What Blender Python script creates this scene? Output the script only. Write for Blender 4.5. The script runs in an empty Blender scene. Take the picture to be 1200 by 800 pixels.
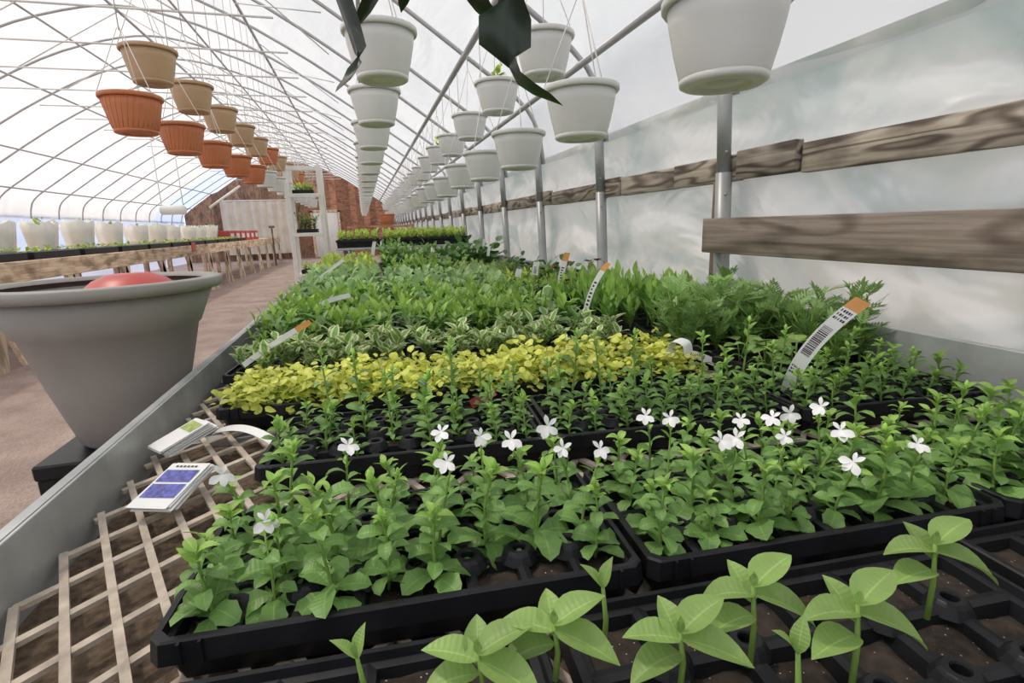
import bpy, bmesh, math, random
from math import sin, cos, tan, pi, radians, atan, atan2, sqrt
from mathutils import Vector, Matrix, noise

random.seed(7)
SC = bpy.context.scene
COL = SC.collection

# ------------------------------------------------------------------ camera
CZ = 1.25                                   # camera height above the floor
FPX = 610.0                                 # focal length in pixels of the 1200x800 frame
ROLL = radians(1.8)
def _unroll(u, v):
    dx, dy = u - 600, v - 400
    return dx * cos(ROLL) - dy * sin(ROLL), dx * sin(ROLL) + dy * cos(ROLL)
_vx, _vy = _unroll(425, 269)                # vanishing point of the greenhouse's length
PITCH = atan(-_vy / FPX)
def _level(x, y, z):
    return Vector((x, z * cos(PITCH) - y * sin(PITCH), -y * cos(PITCH) - z * sin(PITCH)))
_l = _level(_vx, _vy, FPX)
YAW = atan2(_l.x, _l.y)
def ray(u, v):
    a, b = _unroll(u, v)
    l = _level(a, b, FPX)
    c, s = cos(-YAW), sin(-YAW)
    return Vector((l.x * c + l.y * s, -l.x * s + l.y * c, l.z)) / FPX
def on_z(u, v, z):                          # surveyed point at height z (relative to the camera)
    r = ray(u, v); p = r * (z / r.z)
    return Vector((p.x, p.y, p.z + CZ))
def on_y(u, v, y):
    r = ray(u, v); p = r * (y / r.y)
    return Vector((p.x, p.y, p.z + CZ))

cam = bpy.data.cameras.new('camera'); camo = bpy.data.objects.new('camera', cam); COL.objects.link(camo)
F = ray(600, 400); Rt = (ray(600 + FPX, 400) - F).normalized(); Up = -(ray(600, 400 + FPX) - F).normalized(); F = F.normalized()
camo.matrix_world = Matrix(((Rt.x, Up.x, -F.x, 0), (Rt.y, Up.y, -F.y, 0), (Rt.z, Up.z, -F.z, CZ), (0, 0, 0, 1)))
cam.sensor_width = 36; cam.lens = FPX / 1200 * 36; cam.clip_start = 0.02; cam.clip_end = 300
SC.camera = camo

# ------------------------------------------------------------------ light
world = bpy.data.worlds.new('sky'); SC.world = world; world.use_nodes = True
wn = world.node_tree; bg = wn.nodes['Background']
bg.inputs['Color'].default_value = (0.90, 0.95, 1.0, 1); bg.inputs['Strength'].default_value = 1.08
sun = bpy.data.lights.new('sun', 'SUN'); sun.energy = 4.6; sun.angle = radians(4); sun.color = (1.0, 0.89, 0.77)
suno = bpy.data.objects.new('sun', sun); COL.objects.link(suno)
suno.rotation_euler = Vector((0.42, -0.25, -0.85)).to_track_quat('-Z', 'Y').to_euler()
SC.view_settings.view_transform = 'Standard'; SC.view_settings.look = 'None'
SC.view_settings.exposure = 0.15; SC.view_settings.gamma = 1.0; SC.view_settings.use_curve_mapping = False

# ------------------------------------------------------------------ materials
MATS = {}
def new_mat(name):
    m = bpy.data.materials.new(name); m.use_nodes = True
    nt = m.node_tree; nt.nodes.clear()
    out = nt.nodes.new('ShaderNodeOutputMaterial')
    MATS[name] = m
    return m, nt, out
def N(nt, kind, **kw):
    n = nt.nodes.new(kind)
    for k, v in kw.items():
        if k in n.inputs.keys(): n.inputs[k].default_value = v
        else: setattr(n, k, v)
    return n
def ramp(nt, stops):
    r = nt.nodes.new('ShaderNodeValToRGB')
    while len(r.color_ramp.elements) < len(stops): r.color_ramp.elements.new(0.5)
    for e, (p, c) in zip(r.color_ramp.elements, stops):
        e.position = p; e.color = (*c, 1)
    return r
def mix(nt, fac, a, b, mode='MIX'):
    m = nt.nodes.new('ShaderNodeMix'); m.data_type = 'RGBA'; m.blend_type = mode
    for s, v in ((0, fac), (6, a), (7, b)):
        if hasattr(v, 'is_linked') or hasattr(v, 'links'): nt.links.new(v, m.inputs[s])
        elif s == 0: m.inputs[s].default_value = v
        else: m.inputs[s].default_value = (*v, 1)
    return m.outputs[2]
def plain(name, col, rough=0.6, metal=0.0, var=0.12, scale=12.0, bump=0.0, spec=0.5, var2=None):
    """one colour with mottling and per-object variation"""
    m, nt, out = new_mat(name); L = nt.links.new
    b = N(nt, 'ShaderNodeBsdfPrincipled', Roughness=rough, Metallic=metal)
    b.inputs['Specular IOR Level'].default_value = spec
    tc = N(nt, 'ShaderNodeTexCoord'); no = N(nt, 'ShaderNodeTexNoise', Scale=scale, Detail=5.0); L(tc.outputs['Object'], no.inputs['Vector'])
    dark = tuple(c * (1 - var) for c in col); lite = tuple(min(1, c * (1 + var)) for c in col)
    r = ramp(nt, [(0.3, var2 or dark), (0.7, lite)]); L(no.outputs['Fac'], r.inputs[0])
    L(r.outputs[0], b.inputs['Base Color'])
    if bump:
        bp = N(nt, 'ShaderNodeBump', Strength=bump, Distance=0.01); L(no.outputs['Fac'], bp.inputs['Height']); L(bp.outputs[0], b.inputs['Normal'])
    L(b.outputs[0], out.inputs[0])
    return m
def leafmat(name, col, edge=None, mid=None, trans=0.3, rough=0.42, vary=0.33, tip=None):
    """leaf: uv.x across (0.5 = midrib), uv.y along; random tone per plant"""
    m, nt, out = new_mat(name); L = nt.links.new
    uv = N(nt, 'ShaderNodeUVMap'); sx = N(nt, 'ShaderNodeSeparateXYZ'); L(uv.outputs[0], sx.inputs[0])
    a = N(nt, 'ShaderNodeMath', operation='SUBTRACT'); L(sx.outputs[0], a.inputs[0]); a.inputs[1].default_value = 0.5
    ab = N(nt, 'ShaderNodeMath', operation='ABSOLUTE'); L(a.outputs[0], ab.inputs[0])
    mid = mid or tuple(min(1, c * 1.35 + 0.02) for c in col)
    r = ramp(nt, [(0.0, mid), (0.045, col)] + ([(0.25, col), (0.32, edge)] if edge else []))
    L(ab.outputs[0], r.inputs[0])
    oi = N(nt, 'ShaderNodeObjectInfo'); no = N(nt, 'ShaderNodeTexNoise', Scale=45.0, Detail=3.0)
    geo = N(nt, 'ShaderNodeNewGeometry'); L(geo.outputs['Position'], no.inputs['Vector'])
    ad = N(nt, 'ShaderNodeMath', operation='ADD'); L(oi.outputs['Random'], ad.inputs[0]); L(no.outputs['Fac'], ad.inputs[1])
    mr = N(nt, 'ShaderNodeMapRange'); L(ad.outputs[0], mr.inputs[0])
    mr.inputs[1].default_value = 0.3; mr.inputs[2].default_value = 1.7; mr.inputs[3].default_value = 1 - vary; mr.inputs[4].default_value = 1 + vary
    hs = N(nt, 'ShaderNodeHueSaturation'); L(r.outputs[0], hs.inputs['Color']); L(mr.outputs[0], hs.inputs['Value'])
    b = N(nt, 'ShaderNodeBsdfPrincipled', Roughness=rough); b.inputs['Specular IOR Level'].default_value = 0.5
    L(hs.outputs[0], b.inputs['Base Color'])
    # side veins as fine relief
    wv = N(nt, 'ShaderNodeTexWave', Scale=3.2, Distortion=1.0); L(uv.outputs[0], wv.inputs['Vector']); wv.bands_direction = 'Y'
    bp = N(nt, 'ShaderNodeBump', Strength=0.15, Distance=0.002); L(wv.outputs['Fac'], bp.inputs['Height']); L(bp.outputs[0], b.inputs['Normal'])
    t = N(nt, 'ShaderNodeBsdfTranslucent'); L(hs.outputs[0], t.inputs['Color'])
    mx = N(nt, 'ShaderNodeMixShader'); mx.inputs[0].default_value = trans; L(b.outputs[0], mx.inputs[1]); L(t.outputs[0], mx.inputs[2])
    L(mx.outputs[0], out.inputs[0])
    return m
def poly(name, col, clear, trans, bump=0.5, scale=3.0, gloss=0.12, stretch=(1, 1, 1), fold_shade=None):
    """greenhouse film: part clear, part diffusing, faint sheen, wrinkles"""
    m, nt, out = new_mat(name); L = nt.links.new
    tc = N(nt, 'ShaderNodeTexCoord'); mp = N(nt, 'ShaderNodeMapping'); mp.inputs['Scale'].default_value = stretch; L(tc.outputs['Object'], mp.inputs[0])
    no = N(nt, 'ShaderNodeTexNoise', Scale=scale, Detail=3.0, Distortion=1.5); L(mp.outputs[0], no.inputs['Vector'])
    bp = N(nt, 'ShaderNodeBump', Strength=bump, Distance=0.05); L(no.outputs['Fac'], bp.inputs['Height'])
    d = N(nt, 'ShaderNodeBsdfDiffuse'); d.inputs['Color'].default_value = (*col, 1)
    t = N(nt, 'ShaderNodeBsdfTranslucent'); t.inputs['Color'].default_value = (*col, 1)
    if fold_shade:                                # noise patches that paint fold shading into the film colour
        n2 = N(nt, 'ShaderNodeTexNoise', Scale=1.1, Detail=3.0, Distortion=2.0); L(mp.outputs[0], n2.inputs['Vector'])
        rr = ramp(nt, [(0.36, fold_shade), (0.56, col)]); L(n2.outputs['Fac'], rr.inputs[0]); L(rr.outputs[0], d.inputs['Color']); L(rr.outputs[0], t.inputs['Color'])
    L(bp.outputs[0], d.inputs['Normal'])
    L(bp.outputs[0], t.inputs['Normal'])
    m1 = N(nt, 'ShaderNodeMixShader'); m1.inputs[0].default_value = trans; L(d.outputs[0], m1.inputs[1]); L(t.outputs[0], m1.inputs[2])
    g = N(nt, 'ShaderNodeBsdfGlossy', Roughness=0.25); L(bp.outputs[0], g.inputs['Normal'])
    m2 = N(nt, 'ShaderNodeMixShader'); m2.inputs[0].default_value = gloss; L(m1.outputs[0], m2.inputs[1]); L(g.outputs[0], m2.inputs[2])
    tr = N(nt, 'ShaderNodeBsdfTransparent'); tr.inputs['Color'].default_value = (*[min(1, c * 1.05) for c in col], 1)
    m3 = N(nt, 'ShaderNodeMixShader'); m3.inputs[0].default_value = clear; L(m2.outputs[0], m3.inputs[1]); L(tr.outputs[0], m3.inputs[2])
    L(m3.outputs[0], out.inputs[0])
    return m
def wood(name, c1, c2, axis=1, scale=9.0, rough=0.8):
    """weathered timber: growth-ring grain stretched along the board, fine fibres, dark knots and stains"""
    m, nt, out = new_mat(name); L = nt.links.new
    tc = N(nt, 'ShaderNodeTexCoord'); oi = N(nt, 'ShaderNodeObjectInfo')
    vm = N(nt, 'ShaderNodeVectorMath', operation='ADD'); sc = N(nt, 'ShaderNodeVectorMath', operation='SCALE')
    L(oi.outputs['Random'], sc.inputs[0]); sc.inputs['Scale'].default_value = 37.0
    L(tc.outputs['Object'], vm.inputs[0]); L(sc.outputs[0], vm.inputs[1])
    def mapped(across, alongs):
        mp = N(nt, 'ShaderNodeMapping'); k = [across] * 3; k[axis] = alongs; mp.inputs['Scale'].default_value = k; L(vm.outputs[0], mp.inputs[0]); return mp.outputs[0]
    no = N(nt, 'ShaderNodeTexNoise', Scale=1.0, Detail=2.0, Distortion=0.3); L(mapped(7.0, 1.1), no.inputs['Vector'])
    wv = N(nt, 'ShaderNodeMath', operation='MULTIPLY'); L(no.outputs['Fac'], wv.inputs[0]); wv.inputs[1].default_value = scale * 9
    sn = N(nt, 'ShaderNodeMath', operation='SINE'); L(wv.outputs[0], sn.inputs[0])
    mr = N(nt, 'ShaderNodeMapRange'); mr.inputs[1].default_value = -1; L(sn.outputs[0], mr.inputs[0])
    fb = N(nt, 'ShaderNodeTexNoise', Scale=1.0, Detail=5.0); L(mapped(90.0, 3.0), fb.inputs['Vector'])
    r = ramp(nt, [(0.0, c1), (0.6, c2)]); L(mr.outputs[0], r.inputs[0])
    rf = ramp(nt, [(0.35, (0.6, 0.58, 0.56)), (0.6, (1.0, 1.0, 1.0))]); L(fb.outputs['Fac'], rf.inputs[0])
    n2 = N(nt, 'ShaderNodeTexNoise', Scale=1.0, Detail=4.0); L(mapped(9.0, 4.0), n2.inputs['Vector'])
    r2 = ramp(nt, [(0.33, (0.38, 0.35, 0.33)), (0.52, (1.0, 1.0, 1.0))]); L(n2.outputs['Fac'], r2.inputs[0])
    colr = mix(nt, 0.8, mix(nt, 0.8, r.outputs[0], rf.outputs[0], 'MULTIPLY'), r2.outputs[0], 'MULTIPLY')
    hs = N(nt, 'ShaderNodeHueSaturation'); L(colr, hs.inputs['Color'])
    m3 = N(nt, 'ShaderNodeMapRange'); m3.inputs[3].default_value = 0.7; m3.inputs[4].default_value = 1.3; L(oi.outputs['Random'], m3.inputs[0]); L(m3.outputs[0], hs.inputs['Value'])
    b = N(nt, 'ShaderNodeBsdfPrincipled', Roughness=rough); L(hs.outputs[0], b.inputs['Base Color'])
    bp = N(nt, 'ShaderNodeBump', Strength=0.4, Distance=0.003); L(fb.outputs['Fac'], bp.inputs['Height']); L(bp.outputs[0], b.inputs['Normal'])
    L(b.outputs[0], out.inputs[0])
    return m

roof_film = poly('roof_film', (0.80, 0.795, 0.80), 0.28, 0.55, 0.7, 1.6, 0.06, (1, 0.5, 1), (0.72, 0.725, 0.74))
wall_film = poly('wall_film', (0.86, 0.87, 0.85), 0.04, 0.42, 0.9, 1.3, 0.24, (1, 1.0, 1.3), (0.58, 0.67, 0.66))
sky_tint_film = poly('sky_tint_film', (0.60, 0.69, 0.92), 0.25, 0.6, 0.3, 2.0, 0.1)  # bluish sky light put into the film's colour
galv = plain('galvanised_steel', (0.46, 0.48, 0.48), 0.45, 0.35, 0.18, 9.0)
pipe_grey = plain('grey_pipe', (0.36, 0.37, 0.37), 0.4, 0.25, 0.15, 4.0)
hoop_grey = plain('hoop_pipe', (0.46, 0.46, 0.47), 0.45, 0.3, 0.15, 4.0)
hoop_white = plain('hoop_white', (0.75, 0.74, 0.72), 0.5, 0.0, 0.1, 4.0)
rust_mesh = plain('rusty_mesh_steel', (0.52, 0.44, 0.36), 0.8, 0.0, 0.3, 30.0, 0.3)
black_plastic = plain('black_plastic', (0.012, 0.0125, 0.015), 0.42, 0.0, 0.3, 20.0, 0.05, 0.28)
white_pot = plain('white_pot_plastic', (0.72, 0.72, 0.70), 0.4, 0.0, 0.05, 5.0)
tan_pot = plain('tan_pot_plastic', (0.50, 0.33, 0.19), 0.5, 0.0, 0.06, 5.0)
terracotta = plain('terracotta_plastic', (0.56, 0.19, 0.08), 0.55, 0.0, 0.07, 5.0)
greenish_pot = plain('grey_green_pot_plastic', (0.34, 0.37, 0.33), 0.5, 0.0, 0.08, 6.0)
wire_mat = plain('hanger_wire', (0.70, 0.68, 0.64), 0.5, 0.0, 0.1)
tub_grey = plain('grey_tub_plastic', (0.31, 0.30, 0.28), 0.55, 0.0, 0.1, 4.0)
red_plastic = plain('red_plastic', (0.50, 0.07, 0.06), 0.4)
white_paint = plain('white_paint', (0.80, 0.78, 0.73), 0.5, 0.0, 0.06)
white_tag = plain('white_tag_plastic', (0.86, 0.86, 0.85), 0.35, 0.0, 0.03)
grey_tag = white_tag
orange_ink = plain('orange_ink', (0.80, 0.36, 0.10), 0.5)
black_ink = plain('black_ink', (0.02, 0.02, 0.025), 0.5)
blue_ink = plain('blue_flower_print', (0.10, 0.11, 0.42), 0.4, 0.0, 0.6, 90.0, 0.0, 0.5, (0.03, 0.03, 0.16))
green_ink = plain('green_print', (0.38, 0.48, 0.14), 0.4, 0.0, 0.4, 70.0)
petal_white = plain('white_petal', (0.90, 0.90, 0.90), 0.5, 0.0, 0.03, 30.0)
petal_red = plain('dark_red_petal', (0.30, 0.015, 0.03), 0.5, 0.0, 0.2, 30.0)
petal_blue = plain('violet_petal', (0.08, 0.05, 0.45), 0.5)
paper_white = plain('white_sleeve', (0.86, 0.83, 0.76), 0.7, 0.0, 0.06, 9.0, 0.3)
cream_sheet = plain('cream_plastic_sheet', (0.70, 0.63, 0.52), 0.5, 0.0, 0.1, 3.0)
old_wood = wood('weathered_board', (0.17, 0.13, 0.105), (0.29, 0.235, 0.195), 1, 3.0)
beam_wood = wood('dark_weathered_board', (0.13, 0.10, 0.08), (0.42, 0.365, 0.30), 1, 6.0)
table_wood = wood('pale_table_board', (0.66, 0.48, 0.32), (0.84, 0.66, 0.48), 1, 3.0)
leg_wood = wood('pale_leg_board', (0.70, 0.54, 0.38), (0.88, 0.72, 0.54), 2, 3.0)
gable_wood = wood('brown_gable_board', (0.30, 0.165, 0.095), (0.42, 0.25, 0.16), 2, 5.0)
red_wood = wood('red_brown_board', (0.42, 0.19, 0.11), (0.52, 0.26, 0.16), 0, 5.0)
stake_wood = wood('brown_stake', (0.20, 0.13, 0.10), (0.33, 0.22, 0.17), 2, 6.0)

LOB = leafmat('lobelia_leaf', (0.2, 0.37, 0.095), trans=0.25)
LOB2 = leafmat('lobelia_young_leaf', (0.33, 0.54, 0.11), trans=0.3)
STEM = plain('green_stem', (0.22, 0.36, 0.07), 0.5, 0.0, 0.2)
JEN = leafmat('golden_leaf', (0.58, 0.64, 0.1), trans=0.3, vary=0.3)
VAR = leafmat('cream_edged_leaf', (0.19, 0.37, 0.09), edge=(0.72, 0.76, 0.42), trans=0.25)
IMP = leafmat('glossy_green_leaf', (0.14, 0.3, 0.045), trans=0.25, rough=0.4)
SAGE = leafmat('grey_green_leaf', (0.25, 0.41, 0.165), trans=0.2, rough=0.7)
DARK = leafmat('dark_green_leaf', (0.1, 0.22, 0.05), trans=0.2)
LIME = leafmat('lime_leaf', (0.4, 0.56, 0.09), trans=0.3)
PALE = leafmat('pale_green_leaf', (0.4, 0.55, 0.18), trans=0.3)
ZIN = leafmat('upright_green_leaf', (0.18, 0.37, 0.06), trans=0.3)
MAR = leafmat('feathery_leaf', (0.22, 0.38, 0.11), trans=0.25)
BAS = leafmat('broad_bright_leaf', (0.3, 0.46, 0.13), trans=0.3)
STRAP = leafmat('dark_strap_leaf', (0.014, 0.030, 0.016), trans=0.04, rough=0.4, mid=(0.012, 0.022, 0.013))

def soil_mat():
    m, nt, out = new_mat('potting_soil'); L = nt.links.new
    tc = N(nt, 'ShaderNodeTexCoord'); no = N(nt, 'ShaderNodeTexNoise', Scale=60.0, Detail=8.0); L(tc.outputs['Object'], no.inputs[0])
    vo = N(nt, 'ShaderNodeTexVoronoi', Scale=110.0); L(tc.outputs['Object'], vo.inputs[0])
    r = ramp(nt, [(0.3, (0.018, 0.012, 0.009)), (0.7, (0.055, 0.038, 0.027))]); L(no.outputs['Fac'], r.inputs[0])
    r2 = ramp(nt, [(0.09, (1, 1, 1)), (0.12, (0, 0, 0))]); L(vo.outputs['Distance'], r2.inputs[0])
    c = mix(nt, r2.outputs[0], r.outputs[0], (0.45, 0.42, 0.36))
    b = N(nt, 'ShaderNodeBsdfPrincipled', Roughness=0.9); L(c, b.inputs['Base Color'])
    bp = N(nt, 'ShaderNodeBump', Strength=0.8, Distance=0.004); L(no.outputs['Fac'], bp.inputs['Height']); L(bp.outputs[0], b.inputs['Normal'])
    L(b.outputs[0], out.inputs[0]); return m
SOIL = soil_mat()
def floor_mat():
    m, nt, out = new_mat('trodden_ground'); L = nt.links.new
    tc = N(nt, 'ShaderNodeTexCoord'); no = N(nt, 'ShaderNodeTexNoise', Scale=2.2, Detail=10.0, Roughness=0.65); L(tc.outputs['Object'], no.inputs[0])
    vo = N(nt, 'ShaderNodeTexVoronoi', Scale=55.0); L(tc.outputs['Object'], vo.inputs[0])
    r = ramp(nt, [(0.3, (0.27, 0.195, 0.165)), (0.55, (0.40, 0.30, 0.26)), (0.75, (0.50, 0.39, 0.33))]); L(no.outputs['Fac'], r.inputs[0])
    rv = ramp(nt, [(0.0, (0.6, 0.58, 0.56)), (0.5, (1, 1, 1))]); L(vo.outputs['Distance'], rv.inputs[0])
    c = mix(nt, 0.6, r.outputs[0], rv.outputs[0], 'MULTIPLY')
    b = N(nt, 'ShaderNodeBsdfPrincipled', Roughness=0.9); L(c, b.inputs['Base Color'])
    bp = N(nt, 'ShaderNodeBump', Strength=0.5, Distance=0.02); L(vo.outputs['Distance'], bp.inputs['Height']); L(bp.outputs[0], b.inputs['Normal'])
    L(b.outputs[0], out.inputs[0]); return m
GROUND = floor_mat()
DIRT = plain('dry_brown_dirt', (0.17, 0.125, 0.09), 0.95, 0.0, 0.3, 60.0, 0.9, 0.2, (0.07, 0.05, 0.035))

# ------------------------------------------------------------------ mesh helpers
class MB:
    def __init__(s): s.v = []; s.f = []; s.uv = []; s.mi = []
    def add(s, v, f, uv=None, M=None, mi=0):
        o = len(s.v)
        s.v += [tuple(M @ Vector(p)) for p in v] if M else [tuple(p) for p in v]
        s.f += [tuple(i + o for i in q) for q in f]
        s.uv += uv if uv else [(0.5, 0.5)] * len(v)
        s.mi += [mi] * len(f)
        return s
    def mesh(s, name, mats, smooth=True):
        me = bpy.data.meshes.new(name); me.from_pydata(s.v, [], s.f)
        u = me.uv_layers.new(name='UVMap')
        idx = [0] * len(me.loops); me.loops.foreach_get('vertex_index', idx)
        flat = []
        for i in idx: flat += s.uv[i]
        u.data.foreach_set('uv', flat)
        for m in (mats if isinstance(mats, (list, tuple)) else [mats]): me.materials.append(m)
        me.polygons.foreach_set('material_index', s.mi)
        me.polygons.foreach_set('use_smooth', [smooth] * len(s.f))
        me.update()
        return me
    def box(s, x0, x1, y0, y1, z0, z1, M=None, mi=0):
        v = [(x, y, z) for x in (x0, x1) for y in (y0, y1) for z in (z0, z1)]
        return s.add(v, [(0, 1, 3, 2), (4, 6, 7, 5), (0, 4, 5, 1), (2, 3, 7, 6), (0, 2, 6, 4), (1, 5, 7, 3)], None, M, mi)
    def cbox(s, x0, x1, y0, y1, z0, z1, c=0.004, M=None, mi=0):
        """box with chamfered edges"""
        bm = bmesh.new(); bmesh.ops.create_cube(bm, size=1)
        for v in bm.verts: v.co = Vector(((x0 + x1) / 2 + v.co.x * (x1 - x0), (y0 + y1) / 2 + v.co.y * (y1 - y0), (z0 + z1) / 2 + v.co.z * (z1 - z0)))
        bmesh.ops.bevel(bm, geom=bm.edges[:], offset=c, segments=1, affect='EDGES')
        bm.verts.index_update()
        s.add([v.co[:] for v in bm.verts], [[v.index for v in f.verts] for f in bm.faces], None, M, mi); bm.free()
        return s
    def tube(s, pts, r, n=8, cap=True, M=None, mi=0):
        pts = [Vector(p) for p in pts]; rr = r if isinstance(r, (list, tuple)) else [r] * len(pts)
        v = []; f = []; uv = []; prev = None
        for i, p in enumerate(pts):
            d = (pts[min(i + 1, len(pts) - 1)] - pts[max(i - 1, 0)]).normalized()
            a = prev if prev else (Vector((0, 0, 1)) if abs(d.z) < 0.9 else Vector((1, 0, 0)))
            a = (a - d * a.dot(d)).normalized(); prev = a; b = d.cross(a)
            for k in range(n):
                t = 2 * pi * k / n; v.append(p + (a * cos(t) + b * sin(t)) * rr[i]); uv.append((0.5, i / max(1, len(pts) - 1)))
        for i in range(len(pts) - 1):
            for k in range(n):
                f.append((i * n + k, i * n + (k + 1) % n, (i + 1) * n + (k + 1) % n, (i + 1) * n + k))
        if cap: f.append(tuple(range(n - 1, -1, -1))); f.append(tuple((len(pts) - 1) * n + k for k in range(n)))
        return s.add(v, f, uv, M, mi)
    def lathe(s, prof, n=24, M=None, mi=0, sx=1, sy=1):
        v = []; f = []; m = len(prof)
        for k in range(n):
            t = 2 * pi * k / n
            for (r, z) in prof: v.append((r * cos(t) * sx, r * sin(t) * sy, z))
        for k in range(n):
            for i in range(m - 1):
                f.append((k * m + i, ((k + 1) % n) * m + i, ((k + 1) % n) * m + i + 1, k * m + i + 1))
        return s.add(v, f, None, M, mi)

def obj(name, me, parent=None, M=None, kind=None):
    o = bpy.data.objects.new(name, me); COL.objects.link(o)
    if parent: o.parent = parent
    if M is not None: o.matrix_basis = M if isinstance(M, Matrix) else Matrix.Translation(M)
    if kind: o['kind'] = kind
    return o
def tag(o, label, cat, group=None, kind=None):
    o['label'] = label; o['category'] = cat
    if group: o['group'] = group
    if kind: o['kind'] = kind
    return o
def thing(name, label, cat, M=None, group=None, me=None):
    return tag(obj(name, me, None, M), label, cat, group)
T = Matrix.Translation
def RZ(a): return Matrix.Rotation(a, 4, 'Z')
def RX(a): return Matrix.Rotation(a, 4, 'X')
def RY(a): return Matrix.Rotation(a, 4, 'Y')
def S(k): return Matrix.Scale(k, 4)
ORD = ['first', 'second', 'third', 'fourth', 'fifth', 'sixth', 'seventh', 'eighth', 'ninth', 'tenth', 'eleventh', 'twelfth', 'thirteenth', 'fourteenth',
       'fifteenth', 'sixteenth', 'seventeenth', 'eighteenth', 'nineteenth', 'twentieth', 'twenty-first', 'twenty-second', 'twenty-third', 'twenty-fourth',
       'twenty-fifth', 'twenty-sixth', 'twenty-seventh', 'twenty-eighth', 'twenty-ninth', 'thirtieth']
U = random.uniform

# ------------------------------------------------------------------ the house: floor, walls, roof
YE = 27.0; Y0 = -2.5; XM = -3.03
me = MB()
n = 24
for i in range(1):
    me.add([(-30, -14, 0), (22, -14, 0), (22, 60, 0), (-30, 60, 0)], [(0, 1, 2, 3)])
obj('floor', me.mesh('floor', GROUND), kind='structure')

ARCH_R = [(1.54, 0.50), (1.50, 0.74), (1.36, 0.98), (0.88, 1.33), (0.1, 1.86), (-0.7, 2.36), (-1.6, 2.82), (-2.4, 3.08), (XM, 3.17)]
def crom(p, t):
    n = len(p) - 1; i = min(int(t * n), n - 1); u = t * n - i
    a = p[max(i - 1, 0)]; b = p[i]; c = p[i + 1]; d = p[min(i + 2, n)]
    return tuple(0.5 * (2 * b[k] + (c[k] - a[k]) * u + (2 * a[k] - 5 * b[k] + 4 * c[k] - d[k]) * u * u + (3 * b[k] - a[k] - 3 * c[k] + d[k]) * u ** 3) for k in (0, 1))
def crom3(p, t):
    n = len(p) - 1; i = min(int(t * n), n - 1); u = t * n - i
    a = p[max(i - 1, 0)]; b = p[i]; c = p[i + 1]; d = p[min(i + 2, n)]
    return 0.5 * (2 * b + (c - a) * u + (2 * a - 5 * b + 4 * c - d) * u * u + (3 * b - a - 3 * c + d) * u ** 3)
def arch(t):                     # t 0..1 right eave to left eave
    full = ARCH_R + [(2 * XM - x, z) for x, z in reversed(ARCH_R[:-1])]
    x, z = crom(full, t); return x, z + CZ
POSTS = [-0.446 + 1.22 * k for k in range(-1, 23)]
def film(name, t0, t1, y0, y1, nt, ny, mat, parent=None, off=0.0):
    me = MB(); v = []; f = []
    for i in range(nt + 1):
        x, z = arch(t0 + (t1 - t0) * i / nt); x2, z2 = arch(min(1, t0 + (t1 - t0) * i / nt + 0.002))
        nx, nz = (z2 - z), -(x2 - x); l = sqrt(nx * nx + nz * nz) or 1; nx, nz = nx / l, nz / l
        for j in range(ny + 1):
            y = y0 + (y1 - y0) * j / ny
            ph = ((y + 0.446) / 1.22) % 1.0
            d = 0.035 + 0.05 * sin(pi * ph) + 0.02 * noise.noise(Vector((x * 1.3, y * 1.7, z))) + off
            v.append((x + nx * d, y, z + nz * d))
    for i in range(nt):
        for j in range(ny): f.append((i * (ny + 1) + j, (i + 1) * (ny + 1) + j, (i + 1) * (ny + 1) + j + 1, i * (ny + 1) + j + 1))
    me.add(v, f)
    return obj(name, me.mesh(name, mat), parent, kind=None if parent else 'structure')
ceiling = film('ceiling', 0, 1, Y0, 23.6, 56, 128, roof_film)
film('film_bay', 0, 0.62, 23.6, YE, 30, 20, roof_film, ceiling)
film('sky_tint_bay', 0.62, 1, 23.6, YE, 26, 20, sky_tint_film, ceiling)
# hoops, one mesh shared
hm = MB(); hm.tube([(arch(i / 44)[0], 0, arch(i / 44)[1]) for i in range(45)], 0.0175, 7); hoop_me = hm.mesh('hoop', hoop_grey)
for y in POSTS:
    obj('hoop', hoop_me, ceiling, Vector((0, y, 0)))
# purlins
def purlin(x, zrel, r=0.017, mat=hoop_grey):
    m = MB(); m.tube([(x, Y0, zrel + CZ), (x, YE - 0.1, zrel + CZ)], r, 8); return obj('purlin', m.mesh('purlin', mat), ceiling)
for x, z, r in ((0.83, 1.22, 0.022), (1.34, 0.92, 0.02), (0.12, 1.74, 0.018), (-1.12, 2.46, 0.018), (-2.1, 2.9, 0.016), (XM, 3.09, 0.02), (-3.95, 2.9, 0.016), (-4.95, 2.45, 0.018), (-6.2, 1.7, 0.018), (-7.1, 1.1, 0.018)):
    purlin(x, z, r)
# cross ties and slanted braces of each frame
tie = MB(); tie.tube([(-0.75, 0, 2.32 + CZ), (-5.3, 0, 2.32 + CZ)], 0.012, 6); tie_me = tie.mesh('cross_tie', hoop_white)
br = MB()
for a, b in (((-1.7, 2.32), (-3.03, 3.1)), ((-4.36, 2.32), (-3.03, 3.1))): br.tube([(a[0], 0, a[1] + CZ), (b[0], 0, b[1] + CZ)], 0.009, 5)
br_me = [MB().tube([(a[0], 0, a[1] + CZ), (b[0], 0, b[1] + CZ)], 0.009, 5).mesh('brace', hoop_white) for a, b in (((-1.7, 2.32), (-3.03, 3.1)), ((-4.36, 2.32), (-3.03, 3.1)))]
for k, y in enumerate(POSTS):
    if y > 3:
        obj('cross_tie', tie_me, ceiling, Vector((0, y, 0)))
        for b in br_me: obj('brace', b, ceiling, Vector((0, y, 0)))
wb = MB().tube([(-0.2, 0, 1.98 + CZ), (-1.12, 1.22, 2.44 + CZ)], 0.007, 5).mesh('wind_brace', hoop_white)
wb2 = MB().tube([(-0.2, 1.22, 1.98 + CZ), (-1.12, 0, 2.44 + CZ)], 0.007, 5).mesh('wind_brace', hoop_white)
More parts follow.
